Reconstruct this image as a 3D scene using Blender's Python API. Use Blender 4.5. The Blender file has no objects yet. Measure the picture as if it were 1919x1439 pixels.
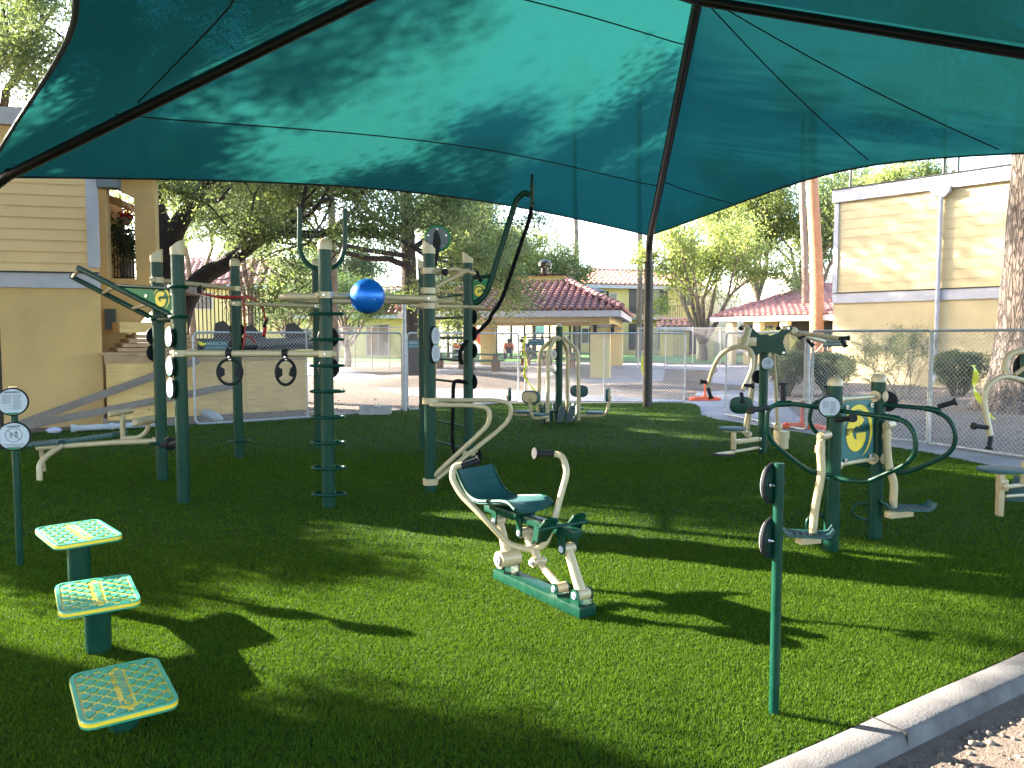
SUN_EL = 21.5; SUN_AZ = (-.92, .40); SKY_S = .12; SUN_S = 5.0; EXPO = 3.45
# x, y, height, crown radius, leaves, leaf size, seed, label, fork height, spread, crown offset
OFFTREES = [(-10.2, 5.7, 5.6, 1.5, 46000, .10, 61, 'small leafy tree left of the area, nearest the viewer', .36, .45), (-9.3, 8.8, 3.35, 1.15, 42000, .08, 65, 'low bushy tree left of the area beside the canopy post', .28, .3), (-11.4, 11.2, 10.6, 1.5, 80000, .14, 64, 'tall slim tree beside the left building corner', .74, .5), (-17, 15.5, 13.5, 2.2, 20000, .12, 62, 'tall leafy tree behind the left building end', .6, .6),  # low bushy and tall slim ones added to shade turf and left panel
  (-9.2, 2.5, 15.5, 5, 90000, .34, 71, 'huge tree left of the area leaning out over the canopy', .72, 1.1, 3.0, 2.0), (3.5, -4, 15.5, 6.5, 90000, .34, 72, 'huge overhanging tree behind the viewer', .62, 1.6), (9.5, 2, 15.5, 6, 120000, .34, 73, 'huge tree right of the kerb leaning out over the canopy', .68, 1.7, -4.0, 2.5),  # unseen crowns added to keep sky light off the near canopy panels
  (-15.5, 9.2, 16, 3.6, 60000, .34, 74, 'tall dark tree farther left above the building roof', .62, 1.0), (-14, 3, 13, 4.5, 60000, .34, 75, 'dark spreading tree at the far left of the area', .3, 1.1), (12, -3, 14, 6, 60000, .34, 76, 'dark spreading tree far right behind the viewer', .4, 1.2)]  # also added out of view, blocking sky light from the sides
import bpy, bmesh, math, random
import numpy as np
from mathutils import Vector, Matrix
random.seed(7)
rng = np.random.default_rng(11)
scene = bpy.context.scene
COL = scene.collection
PI = math.pi
# ------------------------------------------------------------------ camera
EYE = 1.65; F = 1450.0; PITCH = math.atan(91.5/F)
cp, sp = math.cos(PITCH), math.sin(PITCH)
cam_d = bpy.data.cameras.new('camera'); cam = bpy.data.objects.new('camera', cam_d); COL.objects.link(cam)
cam.location = (0, 0, EYE); cam.rotation_euler = (PI/2-PITCH, 0, 0)
cam_d.sensor_width = 36; cam_d.lens = F/1919*36; cam_d.clip_end = 2000; cam_d.clip_start = 0.05
scene.camera = cam
def ray(px, py):
    cx = (px-959.5)/F; cy = (719.5-py)/F
    return Vector((cx, cp+cy*sp, -sp+cy*cp))
def P(px, py, Y):                    # world point seen at a pixel, Y metres ahead
    r = ray(px, py); return Vector((r.x/r.y*Y, Y, EYE+r.z/r.y*Y))
def G(px, py, z=0.0):                # world point on the level z
    r = ray(px, py); t = (z-EYE)/r.z; return Vector((r.x*t, r.y*t, z))
def V(px, py, o, d, off=0.0):        # world point on a vertical plane through o along d
    n = Vector((d.y, -d.x, 0)).normalized(); o2 = Vector(o)+n*off; r = ray(px, py)
    t = (o2-cam.location).dot(n)/r.dot(n); return cam.location+r*t
# ------------------------------------------------------------------ tagging and objects
def tag(o, label=None, cat=None, group=None, kind=None):
    if label: o['label'] = label
    if cat: o['category'] = cat
    if group: o['group'] = group
    if kind: o['kind'] = kind
    return o
def empty(name, loc, label, cat, group=None):
    o = bpy.data.objects.new(name, None); COL.objects.link(o); o.location = loc; o.empty_display_size = .2
    return tag(o, label, cat, group)
def rootloc(o):
    v = Vector((0, 0, 0))
    while o: v += Vector(o.location); o = o.parent
    return v
def fillet(pts, r, n=5):
    pts = [Vector(p) for p in pts]; out = [pts[0]]
    for i in range(1, len(pts)-1):
        a, b, c = pts[i-1], pts[i], pts[i+1]
        u = a-b; w = c-b; d = min(r, u.length*.48, w.length*.48)
        p0 = b+u.normalized()*d; p1 = b+w.normalized()*d
        for k in range(n+1):
            t = k/n; out.append(p0*(1-t)**2+b*2*t*(1-t)+p1*t*t)
    out.append(pts[-1]); return out
def spline(pts, n=6):
    pts = [Vector(p) for p in pts]; q = [pts[0]*2-pts[1]]+pts+[pts[-1]*2-pts[-2]]; out = []
    for i in range(1, len(q)-2):
        for k in range(n):
            t = k/n; a, b, c, d = q[i-1:i+3]
            out.append(.5*((2*b)+(c-a)*t+(2*a-5*b+4*c-d)*t*t+(3*b-a-3*c+d)*t**3))
    out.append(pts[-1]); return out
class MB:
    def __init__(s): s.v = []; s.f = []
    def add(s, vs, fs):
        n = len(s.v); s.v += [tuple(v) for v in vs]; s.f += [tuple(i+n for i in f) for f in fs]; return s
    def box(s, c, size, rz=0, M=None):
        hx, hy, hz = [q/2 for q in size]; M = M or Matrix.Rotation(rz, 3, 'Z'); c = Vector(c)
        vs = [c+M@Vector((x*hx, y*hy, z*hz)) for z in (-1, 1) for y in (-1, 1) for x in (-1, 1)]
        return s.add(vs, [(0, 2, 3, 1), (4, 5, 7, 6), (0, 1, 5, 4), (1, 3, 7, 5), (3, 2, 6, 7), (2, 0, 4, 6)])
    def bar(s, a, b, w, h):          # box from a to b, w across, h high
        a = Vector(a); b = Vector(b); d = b-a; x = d.normalized()
        y = Vector((0, 0, 1)).cross(x)
        y = y.normalized() if y.length > 1e-4 else Vector((1, 0, 0)); z = x.cross(y)
        M = Matrix((x, y, z)).transposed(); return s.box((a+b)/2, (d.length, w, h), M=M)
    def tube(s, pts, r, n=10, closed=False, flat=1.0):
        pts = [Vector(p) for p in pts]; L = len(pts)
        rs = r if isinstance(r, (list, tuple)) else [r]*L
        up = None; rings = []
        for i, p in enumerate(pts):
            a = pts[(i-1) % L] if (closed or i > 0) else p; b = pts[(i+1) % L] if (closed or i < L-1) else p
            d = (b-a).normalized()
            if up is None:
                up = Vector((0, 0, 1)) if abs(d.z) < .9 else Vector((0, 1, 0))
            up = (up-d*up.dot(d)); up = up.normalized() if up.length > 1e-5 else d.orthogonal().normalized(); sd = d.cross(up)
            rings.append([p+(up*math.cos(2*PI*k/n)*flat+sd*math.sin(2*PI*k/n))*rs[i] for k in range(n)])
        vs = [v for rg in rings for v in rg]; fs = []
        m = L if closed else L-1
        for i in range(m):
            j = (i+1) % L
            for k in range(n):
                k2 = (k+1) % n; fs.append((i*n+k, i*n+k2, j*n+k2, j*n+k))
        if not closed: fs.append(tuple(reversed(range(n)))); fs.append(tuple((L-1)*n+k for k in range(n)))
        # winding kept outward
        fs = [tuple(reversed(f)) for f in fs]
        return s.add(vs, fs)
    def cyl(s, a, b, r, r2=None, n=20): return s.tube([a, b], [r, r if r2 is None else r2], n)
    def disc(s, c, axis, r, t, n=28, bev=.15, sx=1.0):   # rounded puck, centre c
        c = Vector(c); ax = Vector(axis).normalized(); b = t*bev*2
        prof = [(-t/2, r-b), (-t/2+b, r), (t/2-b, r), (t/2, r-b)]
        u = ax.cross(Vector((0, 0, 1))); u = u.normalized() if u.length > .01 else Vector((1, 0, 0)); w = u.cross(ax)
        vs = [c+ax*h+(u*math.cos(2*PI*k/n)*sx+w*math.sin(2*PI*k/n))*q for h, q in prof for k in range(n)]
        fs = [(i*n+k, i*n+(k+1) % n, (i+1)*n+(k+1) % n, (i+1)*n+k) for i in range(3) for k in range(n)]
        fs += [tuple(reversed(range(n))), tuple(3*n+k for k in range(n))]
        return s.add(vs, fs)
    def prism(s, poly, o, ex, ey, t):   # polygon (x,y) in frame o, ex, ey; thickness t along normal
        o = Vector(o); ex = Vector(ex); ey = Vector(ey); nz = ex.cross(ey).normalized(); n = len(poly)
        vs = [o+ex*x+ey*y-nz*t/2 for x, y in poly]+[o+ex*x+ey*y+nz*t/2 for x, y in poly]
        fs = [tuple(reversed(range(n))), tuple(range(n, 2*n))]+[(i, (i+1) % n, n+(i+1) % n, n+i) for i in range(n)]
        return s.add(vs, fs)
    def ball(s, c, r, n=24, m=14, sc=(1, 1, 1)):
        c = Vector(c); vs = []; fs = []
        for i in range(m+1):
            th = PI*i/m
            for k in range(n):
                ph = 2*PI*k/n; vs.append(c+Vector((r*sc[0]*math.sin(th)*math.cos(ph), r*sc[1]*math.sin(th)*math.sin(ph), r*sc[2]*math.cos(th))))
        for i in range(m):
            for k in range(n): fs.append((i*n+k, (i+1)*n+k, (i+1)*n+(k+1) % n, i*n+(k+1) % n))
        return s.add(vs, fs)
    def quad(s, a, b, c, d): return s.add([a, b, c, d], [(0, 1, 2, 3)])
    def build(s, name, mat, parent=None, origin=None, label=None, smooth=True, ang=40, bevel=0):
        off = rootloc(parent) if parent else Vector(origin or (0, 0, 0))
        me = bpy.data.meshes.new(name)
        me.from_pydata([(v[0]-off.x, v[1]-off.y, v[2]-off.z) for v in s.v], [], s.f); me.validate(); me.update()
        o = bpy.data.objects.new(name, me); COL.objects.link(o)
        if bevel:
            bm = bmesh.new(); bm.from_mesh(me)
            es = [e for e in bm.edges if len(e.link_faces) == 2 and e.calc_face_angle(0) > .6]
            bmesh.ops.bevel(bm, geom=es, offset=bevel, segments=2, affect='EDGES', profile=.6)
            bm.to_mesh(me); bm.free()
        if smooth:
            me.shade_smooth(); me.set_sharp_from_angle(angle=math.radians(ang))
        if mat: me.materials.append(mat)
        if parent: o.parent = parent
        else: o.location = off
        if label: o['label'] = label
        return o
def npmesh(name, verts, tris, mat, parent=None, origin=(0, 0, 0), k=3):
    off = np.array(rootloc(parent) if parent else origin)
    me = bpy.data.meshes.new(name); nv = len(verts); nt = len(tris)
    me.vertices.add(nv); me.vertices.foreach_set('co', (verts-off).astype(np.float32).ravel())
    me.loops.add(nt*k); me.loops.foreach_set('vertex_index', tris.astype(np.int32).ravel())
    me.polygons.add(nt); me.polygons.foreach_set('loop_start', np.arange(0, nt*k, k, dtype=np.int32))
    me.update(calc_edges=True)
    o = bpy.data.objects.new(name, me); COL.objects.link(o); me.materials.append(mat)
    if parent: o.parent = parent
    else: o.location = origin
    return o
def text_mb(txt, o, ex, ey, size, thick=.001, align='CENTER', bold=0.0, sx=1.0):
    cu = bpy.data.curves.new('t', 'FONT'); cu.body = txt; cu.size = 1; cu.align_x = align; cu.align_y = 'CENTER'; cu.offset = bold; cu.resolution_u = 3
    ob = bpy.data.objects.new('t', cu); COL.objects.link(ob); dg = bpy.context.evaluated_depsgraph_get(); dg.update()
    me = bpy.data.meshes.new_from_object(ob.evaluated_get(dg)); mb = MB(); o = Vector(o); ex = Vector(ex); ey = Vector(ey)
    nz = ex.cross(ey).normalized()
    mb.add([o+ex*v.co.x*size*sx+ey*v.co.y*size+nz*thick for v in me.vertices], [tuple(p.vertices) for p in me.polygons])
    bpy.data.objects.remove(ob); bpy.data.curves.remove(cu); bpy.data.meshes.remove(me); return mb
# ------------------------------------------------------------------ materials
MATS = {}
def nodes(name):
    m = bpy.data.materials.new(name); m.use_nodes = True; nt = m.node_tree; b = nt.nodes['Principled BSDF']; return m, nt, b
def mixc(nt, fac, a, b):
    n = nt.nodes.new('ShaderNodeMix'); n.data_type = 'RGBA'
    if fac is not None: nt.links.new(fac, n.inputs['Factor'])
    for s, v in ((n.inputs[6], a), (n.inputs[7], b)):
        if isinstance(v, tuple): s.default_value = (*v, 1)
        else: nt.links.new(v, s)
    return n.outputs[2]
def noise(nt, scale, detail=4, rough=.55, obj=True, vec=None):
    n = nt.nodes.new('ShaderNodeTexNoise'); n.inputs['Scale'].default_value = scale; n.inputs['Detail'].default_value = detail; n.inputs['Roughness'].default_value = rough
    if vec is None:
        t = nt.nodes.new('ShaderNodeTexCoord'); vec = t.outputs['Object']
    nt.links.new(vec, n.inputs['Vector']); return n.outputs['Fac']
def ramp(nt, x, a, b):
    r = nt.nodes.new('ShaderNodeMapRange'); r.inputs[1].default_value = a; r.inputs[2].default_value = b; nt.links.new(x, r.inputs[0]); return r.outputs[0]
def bump(nt, b, h, strength, dist=.01):
    n = nt.nodes.new('ShaderNodeBump'); n.inputs['Strength'].default_value = strength; n.inputs['Distance'].default_value = dist
    nt.links.new(h, n.inputs['Height']); nt.links.new(n.outputs[0], b.inputs['Normal'])
def simple(name, c1, c2=None, rough=.5, scale=8, metal=0, bmp=0, bscale=60, bd=.005, coat=0, lo=.35, hi=.7, spec=.5):
    m, nt, b = nodes(name); c2 = c2 or tuple(x*.8 for x in c1)
    f = ramp(nt, noise(nt, scale), lo, hi); nt.links.new(mixc(nt, f, c1, c2), b.inputs['Base Color'])
    rr = nt.nodes.new('ShaderNodeMapRange'); nt.links.new(f, rr.inputs[0]); rr.inputs[3].default_value = rough*.85; rr.inputs[4].default_value = min(1, rough*1.2); nt.links.new(rr.outputs[0], b.inputs['Roughness'])
    b.inputs['Metallic'].default_value = metal; b.inputs['Coat Weight'].default_value = coat; b.inputs['Specular IOR Level'].default_value = spec
    if bmp: bump(nt, b, noise(nt, bscale, 3), bmp, bd)
    MATS[name] = m; return m
GREEN = simple('dark_green_paint', (.0015, .030, .018), (.0025, .038, .023), .36, 14, bmp=.12, bscale=40, bd=.002, coat=.0, spec=.22)
GREENP = simple('green_panel', (.003, .14, .045), (.004, .16, .055), .4, 10, spec=.3)
TEALP = simple('teal_pad', (.006, .05, .055), (.012, .068, .07), .55, 30, bmp=.3, bscale=150, bd=.001)
BEIGE = simple('beige_paint', (.42, .33, .19), (.37, .295, .17), .38, 12, bmp=.15, bscale=50, bd=.002, coat=.2)
YELL = simple('yellow_plastic', (.78, .55, .03), (.7, .5, .03), .4, 10)
RUB = simple('black_rubber', (.007, .008, .010), (.012, .013, .016), .6, 30, bmp=.4, bscale=120, bd=.002, spec=.2)
ROPE = simple('black_rope', (.004, .004, .005), (.009, .009, .01), .9, 60, spec=.1, bmp=.8, bscale=90, bd=.006)
GREY = simple('grey_plate', (.07, .09, .1), (.09, .11, .12), .35, 10)
STEEL = simple('galvanised_steel', (.42, .43, .46), (.3, .31, .34), .45, 20, metal=.35)
CHROME = simple('bolt_steel', (.65, .65, .65), (.5, .5, .5), .2, 20, metal=1)
WHITEP = simple('white_plate', (.40, .42, .46), (.36, .38, .42), .6, 15, spec=.2)
INK = simple('printed_ink', (.03, .03, .05), (.05, .05, .07), .6, 15)
BRONZE = simple('dark_bronze_steel', (.014, .010, .008), (.022, .015, .012), .45, 6, metal=.1)
WIRE = simple('chain_link_wire', (.5, .5, .52), (.4, .4, .42), .5, 20, metal=.3)
BLUEB = simple('blue_vinyl', (.008, .15, .62), (.006, .13, .56), .33, 3, metal=.5, coat=.1)
RED = simple('red_band', (.45, .02, .015), (.35, .015, .012), .5)
ORANGE = simple('orange_plastic', (.75, .12, .04), (.65, .09, .03), .5)
STUC = simple('tan_stucco', (.70, .46, .19), (.56, .375, .165), .9, 1.3, bmp=.5, bscale=70, bd=.01, lo=.3, hi=.75)
SIDE = simple('tan_siding', (.76, .52, .25), (.68, .46, .225), .75, 1.2, bmp=.2, bscale=30, bd=.003)
YSTUC = simple('yellow_stucco', (.62, .5, .22), (.56, .45, .19), .9, 1, bmp=.3, bscale=50)
WSTUC = simple('pale_stucco', (.7, .62, .42), (.64, .56, .38), .9, 1, bmp=.3, bscale=50)
YRIGHT = simple('pale_yellow_siding', (.58, .46, .26), (.53, .42, .235), .75, 1.5, bmp=.2, bscale=30)
WTRIM = simple('white_trim', (.46, .45, .49), (.40, .39, .43), .6, 4, bmp=.1)
DARK = simple('dark_opening', (.02, .02, .022), (.035, .032, .03), .4, 5)
GLASS = simple('window_glass', (.05, .055, .06), (.08, .085, .09), .12, 2)
PLY = simple('plywood', (.60, .41, .18), (.47, .31, .13), .8, 2.2, bmp=.3, bscale=30, lo=.4, hi=.75)
PLYD = simple('weathered_board', (.2, .16, .14), (.27, .22, .2), .85, 6, bmp=.3)
def plywood():
    m, nt, b = nodes('plywood_with_knots'); t = nt.nodes.new('ShaderNodeTexCoord'); n = noise(nt, 2.2); v = nt.nodes.new('ShaderNodeTexVoronoi'); v.inputs['Scale'].default_value = 3.2; nt.links.new(t.outputs['Object'], v.inputs['Vector'])
    mp = nt.nodes.new('ShaderNodeMapping'); mp.inputs['Scale'].default_value = (1.5, 1.5, 14); nt.links.new(t.outputs['Object'], mp.inputs[0]); g = noise(nt, 2, 4, .6, vec=mp.outputs[0])
    c = mixc(nt, ramp(nt, n, .35, .7), (.74, .50, .21), (.6, .38, .15)); c = mixc(nt, ramp(nt, g, .5, .75), c, (.52, .33, .14)); c = mixc(nt, ramp(nt, v.outputs['Distance'], .07, .04), c, (.16, .08, .035))
    nt.links.new(c, b.inputs['Base Color']); b.inputs['Roughness'].default_value = .8; return m
PLY = plywood()
LUMB = simple('raw_lumber', (.48, .31, .17), (.36, .22, .12), .8, 5, bmp=.3)
IRON = simple('black_iron', (.018, .017, .018), (.03, .028, .028), .5, 10, metal=.3)
CONC = simple('kerb_concrete', (.12, .117, .122), (.07, .067, .07), .9, 5, bmp=.9, bscale=90, bd=.004)
PATHM = simple('path_concrete', (.24, .23, .25), (.18, .172, .19), .9, 1.2, bmp=.4, bscale=60, bd=.004)
PEB = simple('pebble_aggregate', (.27, .17, .12), (.15, .1, .075), .9, 40, bmp=1, bscale=60, bd=.01)
TABLEG = simple('green_table_top', (.05, .12, .08), (.07, .15, .1), .6, 10)
BLUEC = simple('blue_canopy_cloth', (.065, .10, .13), (.08, .12, .15), .7)
BARK = simple('grey_brown_bark', (.022, .016, .013), (.06, .045, .036), .95, 5, bmp=1, bscale=18, bd=.05)
PBARK = simple('palm_bark', (.22, .16, .125), (.15, .11, .085), .95, 3, bmp=1, bscale=12, bd=.03)
OBARK = simple('orange_palm_bark', (.32, .155, .085), (.24, .115, .065), .95, 3, bmp=1, bscale=12, bd=.03)
LBARK = simple('pale_bark', (.17, .13, .1), (.1, .08, .06), .95, 4, bmp=1, bscale=14, bd=.03)
SKIN = simple('skin_tone', (.35, .2, .13)); DENIM = simple('dark_trousers', (.02, .025, .04)); HAIR = simple('dark_hair', (.012, .01, .008))
# big ridged bark
def bark_big():
    m, nt, b = nodes('furrowed_bark'); t = nt.nodes.new('ShaderNodeTexCoord'); mp = nt.nodes.new('ShaderNodeMapping'); mp.inputs['Scale'].default_value = (6, 6, 1.1); nt.links.new(t.outputs['Object'], mp.inputs[0])
    v = nt.nodes.new('ShaderNodeTexVoronoi'); v.feature = 'DISTANCE_TO_EDGE'; v.inputs['Scale'].default_value = 2.2
    n1 = nt.nodes.new('ShaderNodeTexNoise'); n1.inputs['Scale'].default_value = 2.5; n1.inputs['Detail'].default_value = 8; nt.links.new(mp.outputs[0], n1.inputs['Vector'])
    ad = nt.nodes.new('ShaderNodeVectorMath'); ad.operation = 'ADD'; nt.links.new(mp.outputs[0], ad.inputs[0]); sc = nt.nodes.new('ShaderNodeVectorMath'); sc.operation = 'SCALE'; sc.inputs['Scale'].default_value = .8; nt.links.new(n1.outputs['Color'], sc.inputs[0]); nt.links.new(sc.outputs[0], ad.inputs[1]); nt.links.new(ad.outputs[0], v.inputs['Vector'])
    f = ramp(nt, v.outputs['Distance'], 0, .16)
    nt.links.new(mixc(nt, f, (.035, .026, .02), mixc(nt, n1.outputs['Fac'], (.055, .04, .032), (.13, .10, .085))), b.inputs['Base Color']); b.inputs['Roughness'].default_value = .95
    bump(nt, b, f, 1, .05); return m
BARKBIG = bark_big()
def leafmat(name, c1, c2, trans=.45):
    m = bpy.data.materials.new(name); m.use_nodes = True; nt = m.node_tree; nt.nodes.clear()
    out = nt.nodes.new('ShaderNodeOutputMaterial'); d = nt.nodes.new('ShaderNodeBsdfPrincipled'); d.inputs['Roughness'].default_value = .55; tr = nt.nodes.new('ShaderNodeBsdfTranslucent'); mx = nt.nodes.new('ShaderNodeMixShader'); mx.inputs[0].default_value = trans
    g = nt.nodes.new('ShaderNodeNewGeometry'); c = mixc(nt, g.outputs['Random Per Island'], c1, c2); d.inputs['Specular IOR Level'].default_value = .06 if 'turf' in name else .35
    nt.links.new(c, d.inputs['Base Color'])
    c3 = nt.nodes.new('ShaderNodeMix'); c3.data_type = 'RGBA'; c3.blend_type = 'MULTIPLY'; c3.inputs['Factor'].default_value = 1; nt.links.new(c, c3.inputs[6]); c3.inputs[7].default_value = (1.45, 1.45, .85, 1); nt.links.new(c3.outputs[2], tr.inputs[0])
    nt.links.new(d.outputs[0], mx.inputs[1]); nt.links.new(tr.outputs[0], mx.inputs[2]); nt.links.new(mx.outputs[0], out.inputs[0]); return m
LF_MESQ = leafmat('mesquite_leaves', (.08, .115, .062), (.18, .225, .095))
LF_BLUE = leafmat('grey_green_leaves', (.075, .12, .08), (.14, .19, .12))
LF_ASH = leafmat('ash_leaves', (.13, .17, .065), (.28, .32, .12))
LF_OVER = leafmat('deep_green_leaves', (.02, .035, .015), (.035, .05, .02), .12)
LF_DARK = leafmat('dark_green_leaves', (.04, .08, .035), (.08, .13, .05))
LF_BUSH = leafmat('clipped_bush_leaves', (.06, .08, .035), (.14, .16, .075), .3)
LF_TWIG = leafmat('grey_twigs', (.12, .1, .075), (.2, .17, .12), .1)
LF_PALM = leafmat('palm_fronds', (.05, .1, .03), (.12, .16, .05))
LF_WISP = leafmat('feathery_shrub_leaves', (.1, .13, .06), (.17, .19, .09))
LF_GRASS = leafmat('turf_blades', (.023, .053, .004), (.070, .13, .009), .35)
def cloth():
    m = bpy.data.materials.new('green_shade_cloth'); m.use_nodes = True; nt = m.node_tree; nt.nodes.clear()
    out = nt.nodes.new('ShaderNodeOutputMaterial'); t = nt.nodes.new('ShaderNodeTexCoord')
    mp = nt.nodes.new('ShaderNodeMapping'); mp.inputs['Scale'].default_value = (1.2, 60, 60); mp.inputs['Rotation'].default_value = (0, 0, math.radians(-32)); nt.links.new(t.outputs['Object'], mp.inputs[0])
    n1 = nt.nodes.new('ShaderNodeTexNoise'); n1.inputs['Scale'].default_value = 1.5; n1.inputs['Detail'].default_value = 3; nt.links.new(mp.outputs[0], n1.inputs['Vector'])
    c = mixc(nt, ramp(nt, n1.outputs['Fac'], .35, .7), (.006, .057, .051), (.009, .068, .064))
    d = nt.nodes.new('ShaderNodeBsdfDiffuse'); d.inputs[0].default_value = (.002, .022, .022, 1)
    tr = nt.nodes.new('ShaderNodeBsdfTranslucent'); nt.links.new(c, tr.inputs[0])
    tp = nt.nodes.new('ShaderNodeBsdfTransparent'); tp.inputs[0].default_value = (.02, .22, .26, 1)
    a = nt.nodes.new('ShaderNodeMixShader'); a.inputs[0].default_value = .55; nt.links.new(d.outputs[0], a.inputs[1]); nt.links.new(tr.outputs[0], a.inputs[2])
    b = nt.nodes.new('ShaderNodeMixShader')
    # pinholes of the knit
    w = nt.nodes.new('ShaderNodeTexVoronoi'); w.inputs['Scale'].default_value = 9; nt.links.new(t.outputs['Object'], w.inputs['Vector'])
    lt = nt.nodes.new('ShaderNodeMath'); lt.operation = 'LESS_THAN'; lt.inputs[1].default_value = .05; nt.links.new(w.outputs['Distance'], lt.inputs[0])
    ml = nt.nodes.new('ShaderNodeMath'); ml.operation = 'MULTIPLY_ADD'; ml.inputs[1].default_value = .3; ml.inputs[2].default_value = CLOTH_T; nt.links.new(lt.outputs[0], ml.inputs[0]); nt.links.new(ml.outputs[0], b.inputs[0])
    nt.links.new(a.outputs[0], b.inputs[1]); nt.links.new(tp.outputs[0], b.inputs[2]); nt.links.new(b.outputs[0], out.inputs[0]); return m
CLOTH_T = .03
CLOTH = cloth()
HEM = simple('dark_hem_webbing', (.006, .02, .02), (.008, .024, .024), .7)
def dirt():
    m, nt, b = nodes('desert_dirt')
    a = noise(nt, .5, 6, .6); c = noise(nt, 14, 8, .7); s = noise(nt, 60, 4, .7)
    c1 = mixc(nt, ramp(nt, a, .38, .62), (.145, .107, .085), (.08, .06, .048))
    c2 = mixc(nt, ramp(nt, c, .45, .7), c1, (.18, .137, .108)); c3 = mixc(nt, ramp(nt, s, .58, .72), c2, (.12, .09, .075))
    nt.links.new(c3, b.inputs['Base Color']); b.inputs['Roughness'].default_value = .95
    ad = nt.nodes.new('ShaderNodeMath'); nt.links.new(c, ad.inputs[0]); nt.links.new(s, ad.inputs[1]); bump(nt, b, ad.outputs[0], .9, .03); return m
DIRT = dirt()
def turfm():
    m, nt, b = nodes('artificial_turf'); a = noise(nt, 220, 3, .7); c = noise(nt, 2.2, 3)
    nt.links.new(mixc(nt, ramp(nt, a, .35, .65), (.005, .02, .002), mixc(nt, c, (.016, .055, .004), (.024, .07, .006))), b.inputs['Base Color']); b.inputs['Roughness'].default_value = .9; b.inputs['Specular IOR Level'].default_value = .2
    bump(nt, b, a, .8, .02); return m
TURF = turfm()
def tilem(name, a, b_, c):
    m, nt, b = nodes(name); g = nt.nodes.new('ShaderNodeNewGeometry'); n = noise(nt, 3, 5)
    nt.links.new(mixc(nt, ramp(nt, n, .4, .75), mixc(nt, g.outputs['Random Per Island'], a, b_), c), b.inputs['Base Color']); b.inputs['Roughness'].default_value = .8; return m
TILE = tilem('clay_roof_tile', (.30, .135, .12), (.22, .09, .08), (.38, .21, .19))
TILEP = tilem('pale_clay_tile', (.46, .22, .16), (.38, .17, .12), (.55, .32, .25))
# ================================================================== SETTING
def struct(o): o['kind'] = 'structure'; return o
LOW = -.06
# ---- base ground
gm = MB(); N = 90; xs = [-400+800*i/N for i in range(N+1)]; xs = sorted(set([round(math.copysign(abs(x/400)**2.2*400, x), 3) for x in xs]))
n = len(xs)
gm.add([(x, y+20, LOW) for y in xs for x in xs], [(j*n+i, j*n+i+1, (j+1)*n+i+1, (j+1)*n+i) for j in range(n-1) for i in range(n-1)])
ground = struct(gm.build('ground', DIRT))
def mound(name, cx, cy, rx, ry, h, rz=0):
    m = MB(); R, A = 10, 36; vs = [(cx, cy, LOW+h)]; fs = []
    for i in range(1, R+1):
        t = i/R
        for k in range(A):
            a = 2*PI*k/A; rr = t*(1+.12*math.sin(3*a+cx)+.06*math.sin(7*a))
            x = rx*rr*math.cos(a); y = ry*rr*math.sin(a); c, s = math.cos(rz), math.sin(rz)
            z = LOW+h*(.5+.5*math.cos(PI*t))*(1+.1*math.sin(x*2.1+y*3))-.012*t
            vs.append((cx+x*c-y*s, cy+x*s+y*c, z))
    fs += [(0, 1+k, 1+(k+1) % A) for k in range(A)]
    for i in range(R-1):
        for k in range(A): fs.append((1+i*A+k, 1+(i+1)*A+k, 1+(i+1)*A+(k+1) % A, 1+i*A+(k+1) % A))
    m.add(vs, fs); return struct(m.build(name, DIRT))
mound('dirt_mound', -1.5, 26.5, 6.5, 2.6, .38, .12)
mound('dirt_mound', 5.2, 25, 4.2, 2.2, .22, -.1)
mound('dirt_mound', 14.5, 19.5, 5, 2.5, .2, -.3)
def sheet(name, pts, z, mat, thick=.0):
    m = MB(); n = len(pts); vs = [(p[0], p[1], z) for p in pts]
    bm = bmesh.new(); bv = [bm.verts.new(v) for v in vs]; f = bm.faces.new(bv)
    if thick:
        r = bmesh.ops.extrude_face_region(bm, geom=[f]); ev = [g for g in r['geom'] if isinstance(g, bmesh.types.BMVert)]
        bmesh.ops.translate(bm, vec=(0, 0, -thick), verts=ev)
    bmesh.ops.recalc_face_normals(bm, faces=bm.faces)
    if not thick and f.normal.z < 0: f.normal_flip()
    me = bpy.data.meshes.new(name); bm.to_mesh(me); bm.free(); me.materials.append(mat)
    o = bpy.data.objects.new(name, me); COL.objects.link(o); return struct(o)
# ---- turf
K0 = G(1425, 1439); K1 = G(1919, 1221); kd = (K1-K0).normalized(); KA = K0-kd*3.2; KB = K1+kd*6.2
far = [G(-420, 868), G(-150, 826), G(130, 806), G(400, 795), G(575, 785), G(755, 767), G(940, 756), G(1280, 755), G(1304, 757), G(1312, 764), G(1314, 777), G(1345, 786), G(1420, 797), G(1560, 820), G(1740, 848), G(1919, 886), G(2150, 925)]
turf_poly = [(KA.x, KA.y), (K0.x, K0.y), (K1.x, K1.y), (KB.x, KB.y)]+[(p.x, p.y) for p in reversed(far)]+[(-13, 6), (-11, -1), (KA.x-2, KA.y-2)]
sheet('turf', turf_poly, 0, TURF, .05)
def inside(pts, X, Y):
    c = np.zeros(X.shape, bool); n = len(pts)
    for i in range(n):
        x1, y1 = pts[i]; x2, y2 = pts[(i+1) % n]
        k = ((y1 > Y) != (y2 > Y)) & (X < (x2-x1)*(Y-y1)/(y2-y1+1e-12)+x1); c ^= k
    return c
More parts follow.
